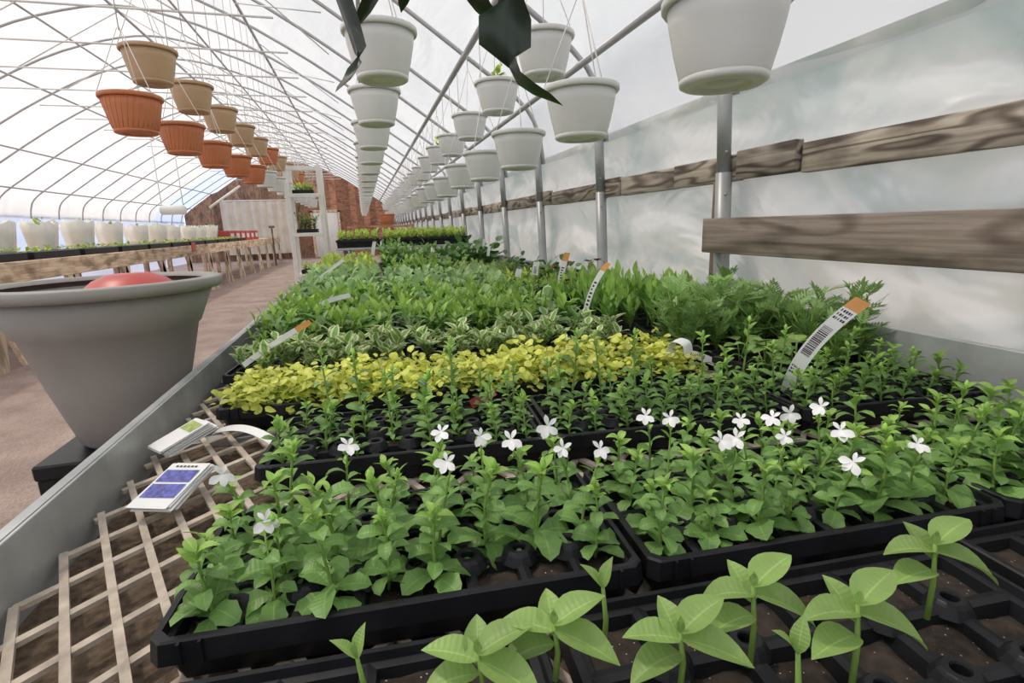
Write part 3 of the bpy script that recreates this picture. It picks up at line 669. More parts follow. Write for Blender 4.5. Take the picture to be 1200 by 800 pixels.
# ---- foliage plants: one foliage mesh per plant, a handful of variants of each kind
YOUNG = {'green': leafmat('young_glossy_leaf', (0.33, 0.53, 0.1)), 'sage': leafmat('young_grey_green_leaf', (0.37, 0.54, 0.24)), 'zinnia': leafmat('young_upright_leaf', (0.36, 0.58, 0.12)),
         'dark': leafmat('young_dark_leaf', (0.20, 0.36, 0.09)), 'lime': leafmat('young_lime_leaf', (0.55, 0.68, 0.14)), 'marigold': leafmat('young_feathery_leaf', (0.33, 0.52, 0.17)), 'jenny': leafmat('young_golden_leaf', (0.74, 0.78, 0.16))}
def clump(kind, mat, seed):
    random.seed(seed); m = MB(); st = MB()
    if kind == 'jenny':
        for k in range(58):
            a = U(0, 6.28); r = sqrt(U(0, 1)) * 0.06; z = U(0.015, 0.075) * (1.15 - r / 0.09)
            m.add(*leaf(U(0.013, 0.021), U(0.013, 0.02), 'round', 6, 0.15, 0.5), M=T((r * cos(a), r * sin(a), z)) @ RZ(U(0, 6.28)) @ RY(U(-1.1, 0.5)) @ RX(U(-.7, .7)), mi=1 if z > 0.045 else 0)
        for k in range(7):
            a = U(0, 6.28); st.tube([(0, 0, 0), (0.03 * cos(a), 0.03 * sin(a), 0.03), (0.06 * cos(a), 0.06 * sin(a), 0.03)], 0.0012, 4)
    elif kind == 'varieg':
        for s_ in range(3):
            a0 = U(0, 6.28); h = U(0.045, 0.085); lx, ly = 0.03 * cos(a0), 0.03 * sin(a0)
            st.tube([(0, 0, 0), (lx * .4, ly * .4, h * .6), (lx, ly, h)], 0.0016, 5)
            for k in range(5):
                t = 0.25 + 0.75 * k / 4; g = a0 + (k % 2) * pi / 2
                for o in (0, pi): m.add(*leaf(U(0.036, 0.054), U(0.021, 0.032), 'ovate', 6, 0.2, 0.5), M=T((lx * t * t, ly * t * t, h * t)) @ RZ(g + o + U(-.3, .3)) @ RY(-U(0.35, 1.25)))
    elif kind in ('green', 'sage', 'zinnia', 'lime', 'pale', 'dark', 'geranium'):
        P = {'green': (4, 7, .06, .115, .056, .025, 'lance', .6, .3), 'sage': (3, 6, .05, .10, .062, .036, 'obovate', .6, .3), 'zinnia': (3, 6, .09, .15, .068, .026, 'lance', .5, .85),
             'lime': (4, 6, .05, .09, .042, .024, 'ovate', .6, .4), 'pale': (4, 6, .04, .07, .038, .02, 'ovate', .6, .4), 'dark': (5, 7, .10, .18, .046, .026, 'ovate', .7, .3), 'geranium': (4, 4, .09, .17, .062, .06, 'round', .3, .1)}[kind]
        ns, nl, h0, h1, L, W, pf, dr, tl = P
        for s_ in range(ns):
            a0 = U(0, 6.28); h = U(h0, h1); sp = h * 0.33; lx, ly = sp * cos(a0), sp * sin(a0)
            st.tube([(0, 0, 0), (lx * .4, ly * .4, h * .6), (lx, ly, h)], 0.002, 5); g = U(0, 6.28)
            for k in range(nl):
                t = 0.25 + 0.75 * k / (nl - 1); g += 2.4; sl = U(0.75, 1.15) * (1 if k < nl - 2 else 0.75)
                til = tl + (0.7 if k >= nl - 2 else 0) + U(-.25, .25)
                if kind == 'geranium':
                    til = U(0.3, 1.3)
                    m.add(*leaf(L * sl, W * sl, 'round', 6, 0.12, 0.2, 0, 0.05), M=T((lx * t + 0.03 * cos(g), ly * t + 0.03 * sin(g), h * t)) @ RZ(g) @ RY(-til))
                else: m.add(*leaf(L * sl, W * sl, pf, 5, 0.25, dr, 0.2), M=T((lx * t * t, ly * t * t, h * t)) @ RZ(g) @ RY(-til), mi=1 if k >= nl - 2 else 0)
    elif kind == 'marigold':
        for s_ in range(5):
            a0 = U(0, 6.28); h = U(0.09, 0.15); lx, ly = h * .35 * cos(a0), h * .35 * sin(a0)
            st.tube([(0, 0, 0), (lx * .4, ly * .4, h * .6), (lx, ly, h)], 0.0022, 5); g = U(0, 6.28)
            for k in range(7):
                t = 0.2 + 0.8 * k / 6; g += 2.4; Lf = U(0.032, 0.05); B = T((lx * t * t, ly * t * t, h * t)) @ RZ(g) @ RY(-U(0.3, 1.2)) @ RX(U(-.6, .6))
                for q in range(6):
                    u = 0.25 + 0.75 * q / 5; px, pz = Lf * u, -0.25 * Lf * u * u
                    for sd in (-1, 1):
                        m.add(*leaf(0.020 * (1.15 - 0.5 * abs(u - 0.5)), 0.0048, 'lance', 3, 0.2, 0.4), M=B @ T((px, 0, pz)) @ RZ(sd * (1.0 - 0.35 * u)) @ RY(-0.15), mi=1 if k > 4 else 0)
                m.add(*leaf(0.026, 0.007, 'lance', 3, 0.2, 0.4), M=B @ T((Lf, 0, -0.25 * Lf)), mi=1 if k > 4 else 0)
                st.tube([B @ Vector((0, 0, 0)), B @ Vector((Lf * .5, 0, -.06 * Lf)), B @ Vector((Lf, 0, -.25 * Lf))], 0.0009, 4)
    elif kind == 'bigleaf':
        for k in range(7):
            a = U(0, 6.28); h = U(0.05, 0.13); r = U(0.01, 0.05)
            st.tube([(0, 0, 0), (r * .6 * cos(a), r * .6 * sin(a), h * .7), (r * cos(a), r * sin(a), h)], 0.002, 5)
            m.add(*leaf(U(0.07, 0.095), U(0.06, 0.075), 'ovate', 7, 0.15, 0.6, 0, 0.04), M=T((r * cos(a), r * sin(a), h)) @ RZ(a) @ RY(-U(-0.1, 0.5)))
    return m.mesh('foliage', [mat, YOUNG.get(kind, mat)]), st.mesh('stem', STEM)
KINDS = {}
for kind, mat, nv in (('jenny', JEN, 6), ('varieg', VAR, 6), ('green', IMP, 6), ('sage', SAGE, 6), ('zinnia', ZIN, 6), ('lime', LIME, 5), ('pale', PALE, 5), ('dark', DARK, 5), ('geranium', DARK, 4), ('marigold', MAR, 6), ('bigleaf', BAS, 3)):
    KINDS[kind] = [clump(kind, mat, 100 + 10 * len(KINDS) + q) for q in range(nv)]
random.seed(11)
def fill(key, kind, x, y, rot, tlabel, name, look, pdesc, cat='seedling', sc=1.0, skip=None, parts=True, z=TZ, jit=0.008, group=None, first=None):
    for i, j, M in tray(key, x, y, rot, tlabel, z):
        if skip and skip(i, j): continue
        kk = kind
        if kind == 'green' and sc > 1.1 and random.random() < 0.10: kk = 'sage'
        fo, st = random.choice(KINDS[kk])
        Mx = T(M.translation + Vector((U(-jit, jit), U(-jit, jit), 0))) @ RZ(U(0, 6.28)) @ S(sc * U(0.78, 1.28))
        lab = f'{look}, {ORD[i]} from left, {ORD[j]} row, {pdesc}'
        if parts:
            r = thing(name, lab, cat, Mx, group or f'{look} plants')
            obj('foliage', fo, r, kind='stuff'); obj('stem', st, r)
        else:
            thing(name, lab, cat, Mx, group or f'{look} plants', fo)
RC = radians(-5.5)
cx, cy = -0.392, 1.362
fill('t32', 'jenny', cx, cy, RC, 'black tray of golden moneywort with its corner by the tag bundle', 'golden_moneywort', 'golden moneywort', 'left golden tray', sc=1.15)
x, y = along(cx, cy, RC, 0.574); fill('t32', 'jenny', x, y, RC, 'black tray of golden moneywort behind the slender lobelia', 'golden_moneywort', 'golden moneywort', 'right golden tray', sc=1.15)
x, y = along(cx, cy, RC, 1.148); fill('t8', 'jenny', x, y, RC, 'small black pack of golden moneywort next to the looped white tag', 'golden_moneywort', 'golden moneywort', 'small golden pack', sc=1.15)
x0, y0 = -0.455, 1.70
for k, nm in enumerate(('left', 'middle')):
    x, y = along(x0, y0, RC, 0.574 * k)
    fill('t32', 'varieg', x, y, RC, f'{nm} black tray of cream-edged variegated seedlings behind the golden moneywort', 'variegated_seedling', 'cream-edged seedling', f'{nm} variegated tray', skip=lambda i, j: (i * 7 + j * 5) % 6 == 0)
x, y = along(x0, y0, RC, 1.148); fill('t8', 'varieg', x, y, RC, 'small black pack of cream-edged seedlings at the right of its row', 'variegated_seedling', 'cream-edged seedling', 'small variegated pack')
for r in range(4):
    for k, nm in enumerate(('left', 'middle', 'right')):
        x, y = along(-0.465, 2.0 + 0.285 * r, RC, 0.56 * k)
        fill('t18' if k < 2 else 't9', 'green', x, y, RC, f'{nm} black tray of glossy green seedlings, {ORD[r]} of its rows from the front', 'green_seedling', 'glossy green seedling', f'{ORD[r]} {nm} green tray', sc=1.12, parts=r < 2)
for r in range(4):
    for k, nm in enumerate(('left', 'middle', 'right')):
        x, y = along(-0.465, 3.15 + 0.285 * r, RC, 0.56 * k)
        fill('t10' if k < 2 else 't4', 'sage', x, y, RC, f'{nm} black tray of grey-green broad-leaved plants, {ORD[r]} of its rows', 'grey_leaf_plant', 'grey-green broad-leaved plant', f'{ORD[r]} {nm} grey tray', sc=1.3, parts=False)
# right half of the bench, further back
zr = radians(-14)
fill('t12', 'zinnia', 0.855, 1.80, zr, 'black cell tray of upright green seedlings, its front cells empty', 'upright_seedling', 'upright bright green seedling', 'half-empty upright tray', skip=lambda i, j: j == 0, sc=1.05)
fill('t18', 'zinnia', 0.89, 2.10, zr, 'black tray of upright green seedlings behind the half-empty tray', 'upright_seedling', 'upright bright green seedling', 'rear upright tray', sc=1.15)
fill('t18', 'zinnia', 0.87, 2.41, zr, 'black tray of upright green seedlings near the wall posts', 'upright_seedling', 'upright bright green seedling', 'wall-side upright tray', sc=1.05)
mr_ = radians(-4)
fill('t15', 'marigold', 0.965, 1.42, mr_, 'black tray of feathery marigold seedlings in front of the edge board', 'marigold_seedling', 'feathery marigold seedling', 'front marigold tray', sc=1.15, jit=0.012)
fill('t9', 'marigold', 1.245, 1.68, mr_, 'small black pack of feathery marigolds close under the edge board', 'marigold_seedling', 'feathery marigold seedling', 'rear marigold pack', sc=1.25, jit=0.012)
fill('t9', 'marigold', 1.245, 1.12, 0, 'small black pack of feathery marigolds right of the broad-leaved plants', 'marigold_seedling', 'feathery marigold seedling', 'right marigold pack', sc=1.3, jit=0.012)
fill('t4', 'bigleaf', 1.03, 1.125, radians(-2), 'black pack of broad-leaved plants beside the barcode tag', 'broad_leaf_plant', 'broad-leaved green plant', 'pack beside the barcode tag', sc=0.75)
for r in range(5):
    x = 0.87; y = 2.92 + 0.285 * r
    kd, lk, nm2 = (('green', 'dark small-leaved seedling', 'small_leaf_seedling'), ('pale', 'pale green seedling', 'pale_seedling'), ('pale', 'pale green seedling', 'pale_seedling'), ('lime', 'lime green seedling', 'lime_seedling'), ('pale', 'pale green seedling', 'pale_seedling'))[r]
    fill('t10', kd, x, y, RC, f'black tray of {lk}s by the wall posts, row {ORD[r]}', nm2, lk, f'{ORD[r]} wall-side pack', sc=1.05, parts=False)
for r in range(8):
    y = 4.30 + 0.335 * r
    for k in range(3):
        x = -0.45 + 0.61 * k
        if k == 0: kd, nm2, lk = ('lime', 'lime_seedling', 'lime green seedling') if r > 0 else ('sage', 'grey_leaf_plant', 'grey-green broad-leaved plant')
        elif k == 1: kd, nm2, lk = ('dark', 'dark_bushy_plant', 'dark green bushy plant') if r in (2, 3, 4) else ('green', 'green_seedling', 'glossy green seedling')
        else: kd, nm2, lk = ('pale', 'pale_seedling', 'pale green seedling') if r not in (3, 4) else ('geranium', 'geranium_plant', 'round-leaved geranium')
        if r > 5 and k == 1: kd, nm2, lk = 'lime', 'lime_seedling', 'lime green seedling'
        fill('t10', kd, x, y, 0, f'black tray of {lk}s, {("left", "middle", "right")[k]} column, {ORD[r]} row of the far half', nm2, lk, f'{ORD[r]} far {("left", "middle", "right")[k]} tray', sc=1.45, parts=False)
# geraniums standing tall near the posts and red flowers by the white tags
for k, (u, v, yy) in enumerate(((600, 296, 4.5), (618, 297, 4.2), (638, 298, 3.9), (655, 298, 3.65), (668, 300, 3.45))):
    p = on_y(u, v, yy); fo, st = KINDS['geranium'][k % 4]
    r = thing('geranium_plant', f'tall round-leaved geranium, {ORD[k]} from left in the clump before the wall posts', 'plant', T((p.x, yy, TZ - 0.02)) @ RZ(U(0, 6)) @ S(1.15), 'round-leaved geraniums')
    obj('foliage', fo, r, kind='stuff'); obj('stem', st, r)
RED = MB()
for k in range(9): RED.add(*leaf(0.02, 0.02, 'round', 4, 0.1, 0.4), M=RZ(k * 0.9) @ RY(-0.2 - 0.12 * (k % 4)))
RED_ME = RED.mesh('bloom', petal_red)
for k, (u, v, yy) in enumerate(((664, 308, 3.2), (672, 323, 2.9), (664, 329, 2.85), (690, 306, 2.95), (700, 305, 2.8), (650, 314, 3.1))):
    p = on_y(u, v, yy); fo, st = KINDS['pale'][k % 5]; h = p.z - TZ + 0.02; q = max(0.9, h / 0.085)
    r = thing('red_flower_plant', f'bushy plant with dark red bloom, {ORD[k]} of the red ones by the tags', 'plant', T((p.x, yy, TZ - 0.02)) @ RZ(k), 'dark red flowering plants')
    obj('foliage', fo, r, S(q), kind='stuff'); obj('bloom', RED_ME, r, T((0, 0, h)) @ S(1.5)); obj('stem', MB().tube([(0, 0, 0), (0, 0, h)], 0.002, 5).mesh('stem', STEM), r)
# nearest row: broad bright leaves at the bottom of the picture
fx, fy = 0.10, 0.215
LEAF_BAS = [leaf_me('leaf', BAS, 0.058, 0.034, 'ovate', 8, 0.12, d, 0.2, 0.0, 0.3) for d in (0.5, 0.9)]
LEAF_BAS2 = leaf_me('leaf', BAS, 0.034, 0.016, 'lance', 6, 0.3, 0.5, 0.5)
BSTEM = [MB().tube([(0, 0, 0), (0.003, 0.002, h * .5), (0, 0.004, h)], [0.0032, 0.0028, 0.002], 7).mesh('stem', STEM) for h in (0.075, 0.09, 0.06)]
def basil(M, h, kind, label):
    r = thing('broad_leaf_seedling', label, 'seedling', M, 'broad-leaved seedlings nearest the camera')
    obj('stem', BSTEM[{0.075: 0, 0.09: 1, 0.06: 2}[h]], r)
    if kind == 'pair':
        for a, t in ((2.7, 0.5), (0.45, 0.85)): obj('leaf', LEAF_BAS2, r, T((0, 0.004, h)) @ RZ(a) @ RY(-t))
        obj('leaf', LEAF_BAS2, r, T((0, 0.004, h)) @ RZ(1.4) @ RY(-0.9) @ S(0.5))
    else:
        for a, t, k, z in ((2.95, 0.12, 0.95, h * .9), (0.25, 0.3, 1.0, h), (3.3, -0.05, 1.0, h * .65), (-0.5, -0.25, 1.15, h * .9), (1.6, 0.5, 0.8, h * .8)): obj('leaf', LEAF_BAS[int(z * 1000) % 2], r, T((0, 0.003, z)) @ RZ(a) @ RY(-t) @ S(k))
        for a in (1.2, 4.2): obj('leaf', LEAF_BAS2, r, T((0, 0.004, h)) @ RZ(a) @ RY(-1.15) @ S(0.5))
for k, nm in enumerate(('left', 'middle', 'right')):
    tray('t18', -0.42 + 0.575 * k, 0.258 - 0.03 * k, RA, f'{nm} black tray of broad-leaved seedlings closest to the camera', TZ - 0.02)
for u, v, z, h, kind, lab in ((708, 692, -0.365, 0.075, 'pair', 'small pale seedling with two upright leaves before the black tray rim'), (650, 735, -0.375, 0.06, 'full', 'broad bright seedling low at the bottom edge'),
                         (886, 690, -0.355, 0.09, 'full', 'broad bright seedling with cupped leaves in front of the black rim'), (1010, 712, -0.35, 0.09, 'full', 'broad bright seedling at the bottom right of the trays'),
                         (800, 745, -0.37, 0.06, 'full', 'broad bright seedling in the middle of the closest tray'), (560, 770, -0.385, 0.06, 'full', 'broad bright seedling left in the closest tray'), (1100, 640, -0.35, 0.09, 'full', 'broad bright seedling far right in the closest tray'),
                         (940, 770, -0.36, 0.075, 'pair', 'small two-leaved seedling in the closest right tray'), (420, 775, -0.40, 0.06, 'pair', 'small two-leaved seedling in the closest left tray')):
    p = on_z(u, v, z); basil(T((p.x, p.y, p.z - h)) @ RZ(U(-.3, .3)), h, kind, lab)

# raised bench behind, filled with trays
b2 = thing('raised_bench', 'raised far bench holding a block of black trays', 'bench', Vector((0, 0, 0)))
B2Z = CZ - 0.235
obj('bench_top', MB().cbox(-0.36, 1.46, 7.35, 12.5, B2Z - 0.03, B2Z, 0.004).mesh('bench_top', galv, False), b2)
for x in (-0.25, 1.4):
    for y in (7.5, 9.9, 12.3): obj('leg', MB().tube([(x, y, 0), (x, y, B2Z - 0.03)], 0.03, 8).mesh('leg', galv), b2)
DEEP = tray_mesh(5, 2, 0.112, 'tray_body', 0.105, False); TRAY['deep'] = (DEEP, soil_mesh(5, 2, 0.112, 'soil'), 5, 2, 0.112, 0.112)
for r in range(4):
    for k in range(3):
        fill('deep', 'lime', -0.36 + 0.61 * k, 7.38 + 0.28 * r, 0, f'deep black tray of lime seedlings on the raised bench, {("left", "middle", "right")[k]}, row {ORD[r]}', 'lime_seedling', 'lime green seedling', f'{ORD[r]} raised {("left", "middle", "right")[k]} tray', sc=1.25, parts=False, z=B2Z + 0.105)

# ------------------------------------------------------------------ plant tags
def strip(path, wdir, w0, w1, n=14):
    """curved strip along a quadratic curve; wdir: width direction"""
    a, b, c = path; v = []; f = []; uv = []; cen = []
    for i in range(n + 1):
        t = i / n; p = a * (1 - t) ** 2 + b * 2 * t * (1 - t) + c * t * t; w = (w0 + (w1 - w0) * t) / 2
        d = ((b - a) * (1 - t) + (c - b) * t).normalized(); nn = d.cross(wdir).normalized() * 0.0004
        cen.append((p, d, nn))
        v += [p - wdir * w + nn, p + wdir * w + nn, p + wdir * w - nn, p - wdir * w - nn]
    for i in range(n):
        for k in range(4): f.append((i * 4 + k, i * 4 + (k + 1) % 4, (i + 1) * 4 + (k + 1) % 4, (i + 1) * 4 + k))
    f += [(3, 2, 1, 0), (n * 4, n * 4 + 1, n * 4 + 2, n * 4 + 3)]
    return v, f, cen
def plant_tag(a, b, c, width, label, orange=0.0, bars=False, mat=white_tag, wdir=None, text=False):
    a, b, c = Vector(a), Vector(b), Vector(c)
    mid = (a + c) / 2; view = (Vector((0, 0, CZ)) - mid).normalized()
    wd = wdir or (c - a).normalized().cross(view).normalized()
    v, f, cen = strip((a, b, c), wd, width, width)
    t = thing('plant_tag', label, 'tag', T(a), 'white plant tags')
    M = T(-a)
    obj('tag_strip', MB().add(v, f, M=M).mesh('tag_strip', mat, False), t)
    def patch(t0, t1, u0, u1, m, name, k=1.6):
        mb = MB()
        A, B, C = a, b, c; vv = []
        ns = 6
        for i in range(ns + 1):
            tt = t0 + (t1 - t0) * i / ns; p = A * (1 - tt) ** 2 + B * 2 * tt * (1 - tt) + C * tt * tt
            d = ((B - A) * (1 - tt) + (C - B) * tt).normalized(); nn = d.cross(wd).normalized()
            if nn.dot(view) < 0: nn = -nn
            for u_ in (u0, u1): vv.append(p + wd * (u_ * width) + nn * 0.0004 * k)
        mb.add(vv, [(i * 2, i * 2 + 1, i * 2 + 3, i * 2 + 2) for i in range(ns)], M=M)
        return mb
    if orange:
        obj('orange_tip', patch(1 - orange, 1.0, -0.5, 0.5, orange_ink, 'orange_tip').mesh('orange_tip', orange_ink), t)
    if bars:
        mb = MB(); tt = 0.42
        rnd = random.Random(3)
        while tt < 0.72:
            w_ = rnd.choice((0.004, 0.007, 0.011)); q = patch(tt, tt + w_, -0.36, 0.28, black_ink, 'b'); mb.add(q.v, q.f); tt += w_ + rnd.choice((0.004, 0.007))
        obj('barcode', mb.mesh('barcode', black_ink), t, kind='stuff')
        mb = MB()
        for s_, e_, n_ in ((0.22, 0.31, 3), (0.79, 0.90, 3)):
            for k in range(n_):
                for q_ in range(5):
                    u0 = -0.38 + q_ * 0.16
                    g = patch(s_ + (e_ - s_) * k / n_, s_ + (e_ - s_) * (k + 0.55) / n_, u0, u0 + rnd.choice((0.07, 0.12)), black_ink, 'b'); mb.add(g.v, g.f)
        obj('printed_line', mb.mesh('printed_line', black_ink), t, kind='stuff')
    elif text:
        mb = MB(); rnd = random.Random(5)
        for k in range(9):
            s_ = 0.12 + k * 0.06
            g = patch(s_, s_ + 0.03, -0.25, -0.25 + rnd.uniform(0.25, 0.5), black_ink, 'b'); mb.add(g.v, g.f)
        obj('printed_line', mb.mesh('printed_line', black_ink), t, kind='stuff')
    return t
# the big curved barcode tag at the right
plant_tag(on_y(922, 462, 1.03), on_y(935, 405, 1.0), on_y(1012, 352, 0.93), 0.035, 'large curved white tag with barcode and orange end, at the right', 0.10, True)
plant_tag(on_y(684, 377, 1.95), on_y(690, 335, 1.95), on_y(713, 308, 1.95), 0.021, 'tall white tag with orange end beside the upright seedlings', 0.16, text=True)
plant_tag(on_y(655, 345, 2.9), on_y(657, 318, 2.9), on_y(665, 296, 2.9), 0.034, 'white tag with orange end standing among red flowers', 0.22, text=True)
plant_tag(on_y(722, 322, 2.9), on_y(727, 316, 2.9), on_y(735, 310, 2.9), 0.03, 'short pale tag leaning behind the upright seedlings')
plant_tag(on_y(285, 428, 1.72), on_y(325, 398, 1.72), on_y(364, 377, 1.72), 0.017, 'long leaning white tag with orange end over the variegated tray', 0.22)
plant_tag(on_y(366, 362, 2.55), on_y(385, 350, 2.55), on_y(410, 346, 2.55), 0.022, 'pale tag lying arched over the glossy green seedlings')
plant_tag(on_y(372, 328, 3.6), on_y(388, 315, 3.6), on_y(403, 304, 3.6), 0.02, 'thin pale tag leaning among grey-green plants at the bench edge', mat=grey_tag)
for k, (u, v, yy, hh, w) in enumerate(((627, 322, 3.3, 15, 0.055), (683, 330, 3.2, 13, 0.05), (668, 326, 3.25, 13, 0.05), (607, 325, 3.3, 10, 0.05), (552, 298, 5.6, 16, 0.03), (559, 297, 5.6, 13, 0.03), (566, 297, 5.5, 17, 0.04), (437, 299, 5.4, 16, 0.045), (572, 300, 5.2, 12, 0.04))):
    nms = ('with a pointed top by the pale seedlings', 'standing right of the red blooms', 'standing between the red blooms', 'leaning left of the pointed tag', 'leftmost of three behind the bushy plants', 'middle of three behind the bushy plants', 'rightmost of three behind the bushy plants', 'alone among the lime seedlings', 'low in front of the three far tags')
    plant_tag(on_y(u, v, yy), on_y(u, v - hh * .5, yy), on_y(u + 2, v - hh, yy), w * 0.75, 'small upright white tag ' + nms[k], text=k < 3)
def ribbon_tag(pts, wd, w, label):
    pts = [Vector(p) for p in pts]; n = 26; v = []; f = []; a = pts[0]
    for i in range(n + 1):
        q = crom3(pts, i / n); d = (crom3(pts, min(1, i / n + .02)) - crom3(pts, max(0, i / n - .02))).normalized(); nn = d.cross(wd).normalized() * 0.0005
        v += [q - wd * w / 2 + nn, q + wd * w / 2 + nn, q + wd * w / 2 - nn, q - wd * w / 2 - nn]
    for i in range(n):
        for k in range(4): f.append((i * 4 + k, i * 4 + (k + 1) % 4, (i + 1) * 4 + (k + 1) % 4, (i + 1) * 4 + k))
    t = thing('plant_tag', label, 'tag', T(a), 'white plant tags'); obj('tag_strip', MB().add(v, f, M=T(-a)).mesh('tag_strip', white_tag, False), t)
# looped white tag and lying tags at the small golden pack
lp = on_y(790, 448, 1.30)
ribbon_tag([lp + Vector(q) for q in ((0.0, 0, -0.02), (-0.002, 0.004, 0.04), (-0.008, 0.01, 0.10), (0.0, 0.002, 0.128), (0.022, -0.02, 0.12), (0.026, -0.028, 0.09))], Vector((0.93, 0.3, 0.2)).normalized(), 0.036, 'white tag bent into a loop beside the golden moneywort')
plant_tag(on_y(806, 414, 1.42), on_y(820, 416, 1.40), on_y(838, 425, 1.38), 0.024, 'white tag lying on the marigold tray corner', text=True)
plant_tag(on_y(972, 474, 1.0), on_y(985, 478, 0.99), on_y(998, 484, 0.98), 0.03, 'white tag lying among flowers at the right', text=True)
# tags on the bare mesh at the left
plant_tag(on_z(252, 506, -0.455), on_z(285, 492, -0.43), on_z(322, 518, -0.452), 0.030, 'white tag arched over the bare mesh beside the golden tray', wdir=Vector((0.3, 0.95, 0.1)).normalized())
def bundle(center, rot, tilt, w, l, n, label, pics, mat_top):
    t = thing('tag_bundle', label, 'tags', T(center) @ RZ(rot) @ RX(tilt))
    for k in range(n):
        m = MB().cbox(-w / 2, w / 2, -l / 2, l / 2, -0.0006, 0.0006, 0.0003)
        obj('tag', m.mesh('tag', white_tag if k == n - 1 or k % 3 == 0 else grey_tag, False), t, T((U(-.003, .003), U(-.006, .004) - k * 0.0012, k * 0.0021)) @ RZ(U(-.05, .05)))
    for (x0, x1, y0, y1, m_, nm) in pics:
        obj(nm, MB().add([(x0 * w, y0 * l, 0), (x1 * w, y0 * l, 0), (x1 * w, y1 * l, 0), (x0 * w, y1 * l, 0)], [(0, 1, 2, 3)]).mesh(nm, m_, False), t, T((0, -(n - 1) * 0.0012, (n - 1) * 0.0021 + 0.0016)))
    return t
lines = [(-.3 + .1 * k, -.3 + .1 * k + .06, .40, .44, black_ink, 'printed_letter') for k in range(6)]
bundle(on_z(207, 572, -0.455), radians(-20), radians(12), 0.075, 0.12, 9, 'bundle of white plant tags with blue flower pictures on the bare mesh', [(-.44, .42, .05, .33, blue_ink, 'flower_picture'), (-.44, .42, -.30, .0, blue_ink, 'flower_picture')] + lines, white_tag)
bundle(on_z(222, 514, -0.45), radians(-52), radians(16), 0.062, 0.11, 12, 'bundle of white tags with a green picture against the bench rail', [(-.40, .40, .12, .40, green_ink, 'leaf_picture')], white_tag)
plant_tag(on_z(278, 424, -0.43), on_z(290, 410, -0.40), on_z(310, 405, -0.39), 0.03, 'crumpled clear tag sleeve at the bench rail')
# reddish label lying between tray two and golden tray
plant_tag(on_z(552, 474, -0.415), on_z(566, 466, -0.41), on_z(580, 458, -0.408), 0.022, 'red label lying between the second and the golden trays', mat=red_plastic)

# ------------------------------------------------------------------ hanging baskets
def pot_meshes(mat, ribs=False):
    n = 30
    body = MB().lathe([(0.0, -0.164), (0.080, -0.164), (0.090, -0.160), (0.094, -0.150), (0.106, -0.105), (0.117, -0.055), (0.124, -0.012), (0.120, -0.012), (0.112, -0.055), (0.088, -0.150), (0.0, -0.153)], n)
    rim = MB().lathe([(0.122, -0.016), (0.131, -0.018), (0.135, -0.013), (0.135, 0.0), (0.131, 0.003), (0.121, 0.002), (0.119, -0.010)], n)
    sau = MB().lathe([(0.0, -0.172), (0.030, -0.170), (0.034, -0.166), (0.058, -0.166), (0.062, -0.172), (0.084, -0.172), (0.0915, -0.168), (0.0935, -0.158), (0.091, -0.156), (0.084, -0.163), (0.0, -0.165)], n)
    out = {'pot_body': body.mesh('pot_body', mat), 'rim': rim.mesh('rim', mat), 'saucer': sau.mesh('saucer', mat)}
    if ribs:
        rb = MB()
        for k in range(30):
            a = 2 * pi * k / 30
            rb.tube([(0.0925 * cos(a), 0.0925 * sin(a), -0.152), (0.105 * cos(a + .08), 0.105 * sin(a + .08), -0.105), (0.116 * cos(a + .16), 0.116 * sin(a + .16), -0.055), (0.1225 * cos(a + .22), 0.1225 * sin(a + .22), -0.022)], 0.0026, 5)
        out['rib'] = rb.mesh('ribbing', mat)
    return out
POTS = {'white': pot_meshes(white_pot), 'tan': pot_meshes(tan_pot), 'terracotta': pot_meshes(terracotta, True), 'grey-green': pot_meshes(greenish_pot)}
SOILDISC = MB().lathe([(0.0, -0.03), (0.06, -0.026), (0.112, -0.033)], 20).mesh('soil', SOIL)
WIRES = {}
def wires(h):
    h = round(h, 2)
    if h not in WIRES:
        ws = []
        for k in range(3):
            a = 0.4 + k * 2 * pi / 3
            ws.append(MB().tube([(0.128 * cos(a), 0.128 * sin(a), -0.006), (0.128 * cos(a), 0.128 * sin(a), 0.01), (0.006 * cos(a), 0.006 * sin(a), min(h * .8, 0.30))], 0.0022, 5).mesh('hanger_wire', wire_mat))
        top = min(h * .8, 0.30)
        ws.append(MB().tube([(0, 0, top - 0.012), (0, 0, h - 0.03), (0.012, 0, h + 0.005), (0.0, 0, h + 0.022), (-0.014, 0, h + 0.005)], 0.0026, 5).mesh('hook', wire_mat))
        WIRES[h] = ws
    return WIRES[h]
def hang(kind, x, y, z, pipe, label, group, plant=None, k=1.0):
    r = thing('hanging_basket', label, 'hanging basket', T((x, y, z + CZ)) @ RZ(U(0, 6.28)) @ S(k), group)
    for nm, me_ in POTS[kind].items(): obj(nm, me_, r)
    obj('soil', SOILDISC, r, kind='stuff')
    if pipe:
        for q, me_ in enumerate(wires((pipe - z) / k)): obj('hook' if q == 3 else 'hanger_wire', me_, r)
    if plant:
        fo, st = KINDS[plant][int(y * 10) % len(KINDS[plant])]; obj('foliage', fo, r, T((0, 0, -0.03)) @ S(1.3), kind='stuff')
    return r
def rowname(k): return ORD[k] if k < len(ORD) else f'{k + 1}th'
for k in range(22):
    y = 1.12 + 0.83 * k
    hang('white', 0.83, y, 0.48 + 0.012 * sin(k * 2.1), 1.22, f'white hanging basket, {ORD[k]} from the camera in the lower row by the wall', 'white hanging baskets', None, 1.06)
for k in range(21):
    y = 2.36 + 0.83 * k
    hang('white', 0.83, y, 0.80 + 0.015 * sin(k * 1.7), 1.22, f'white hanging basket, {ORD[k]} from the camera in the upper row by the wall', 'white hanging baskets', 'lime' if k in (1, 4) else None)
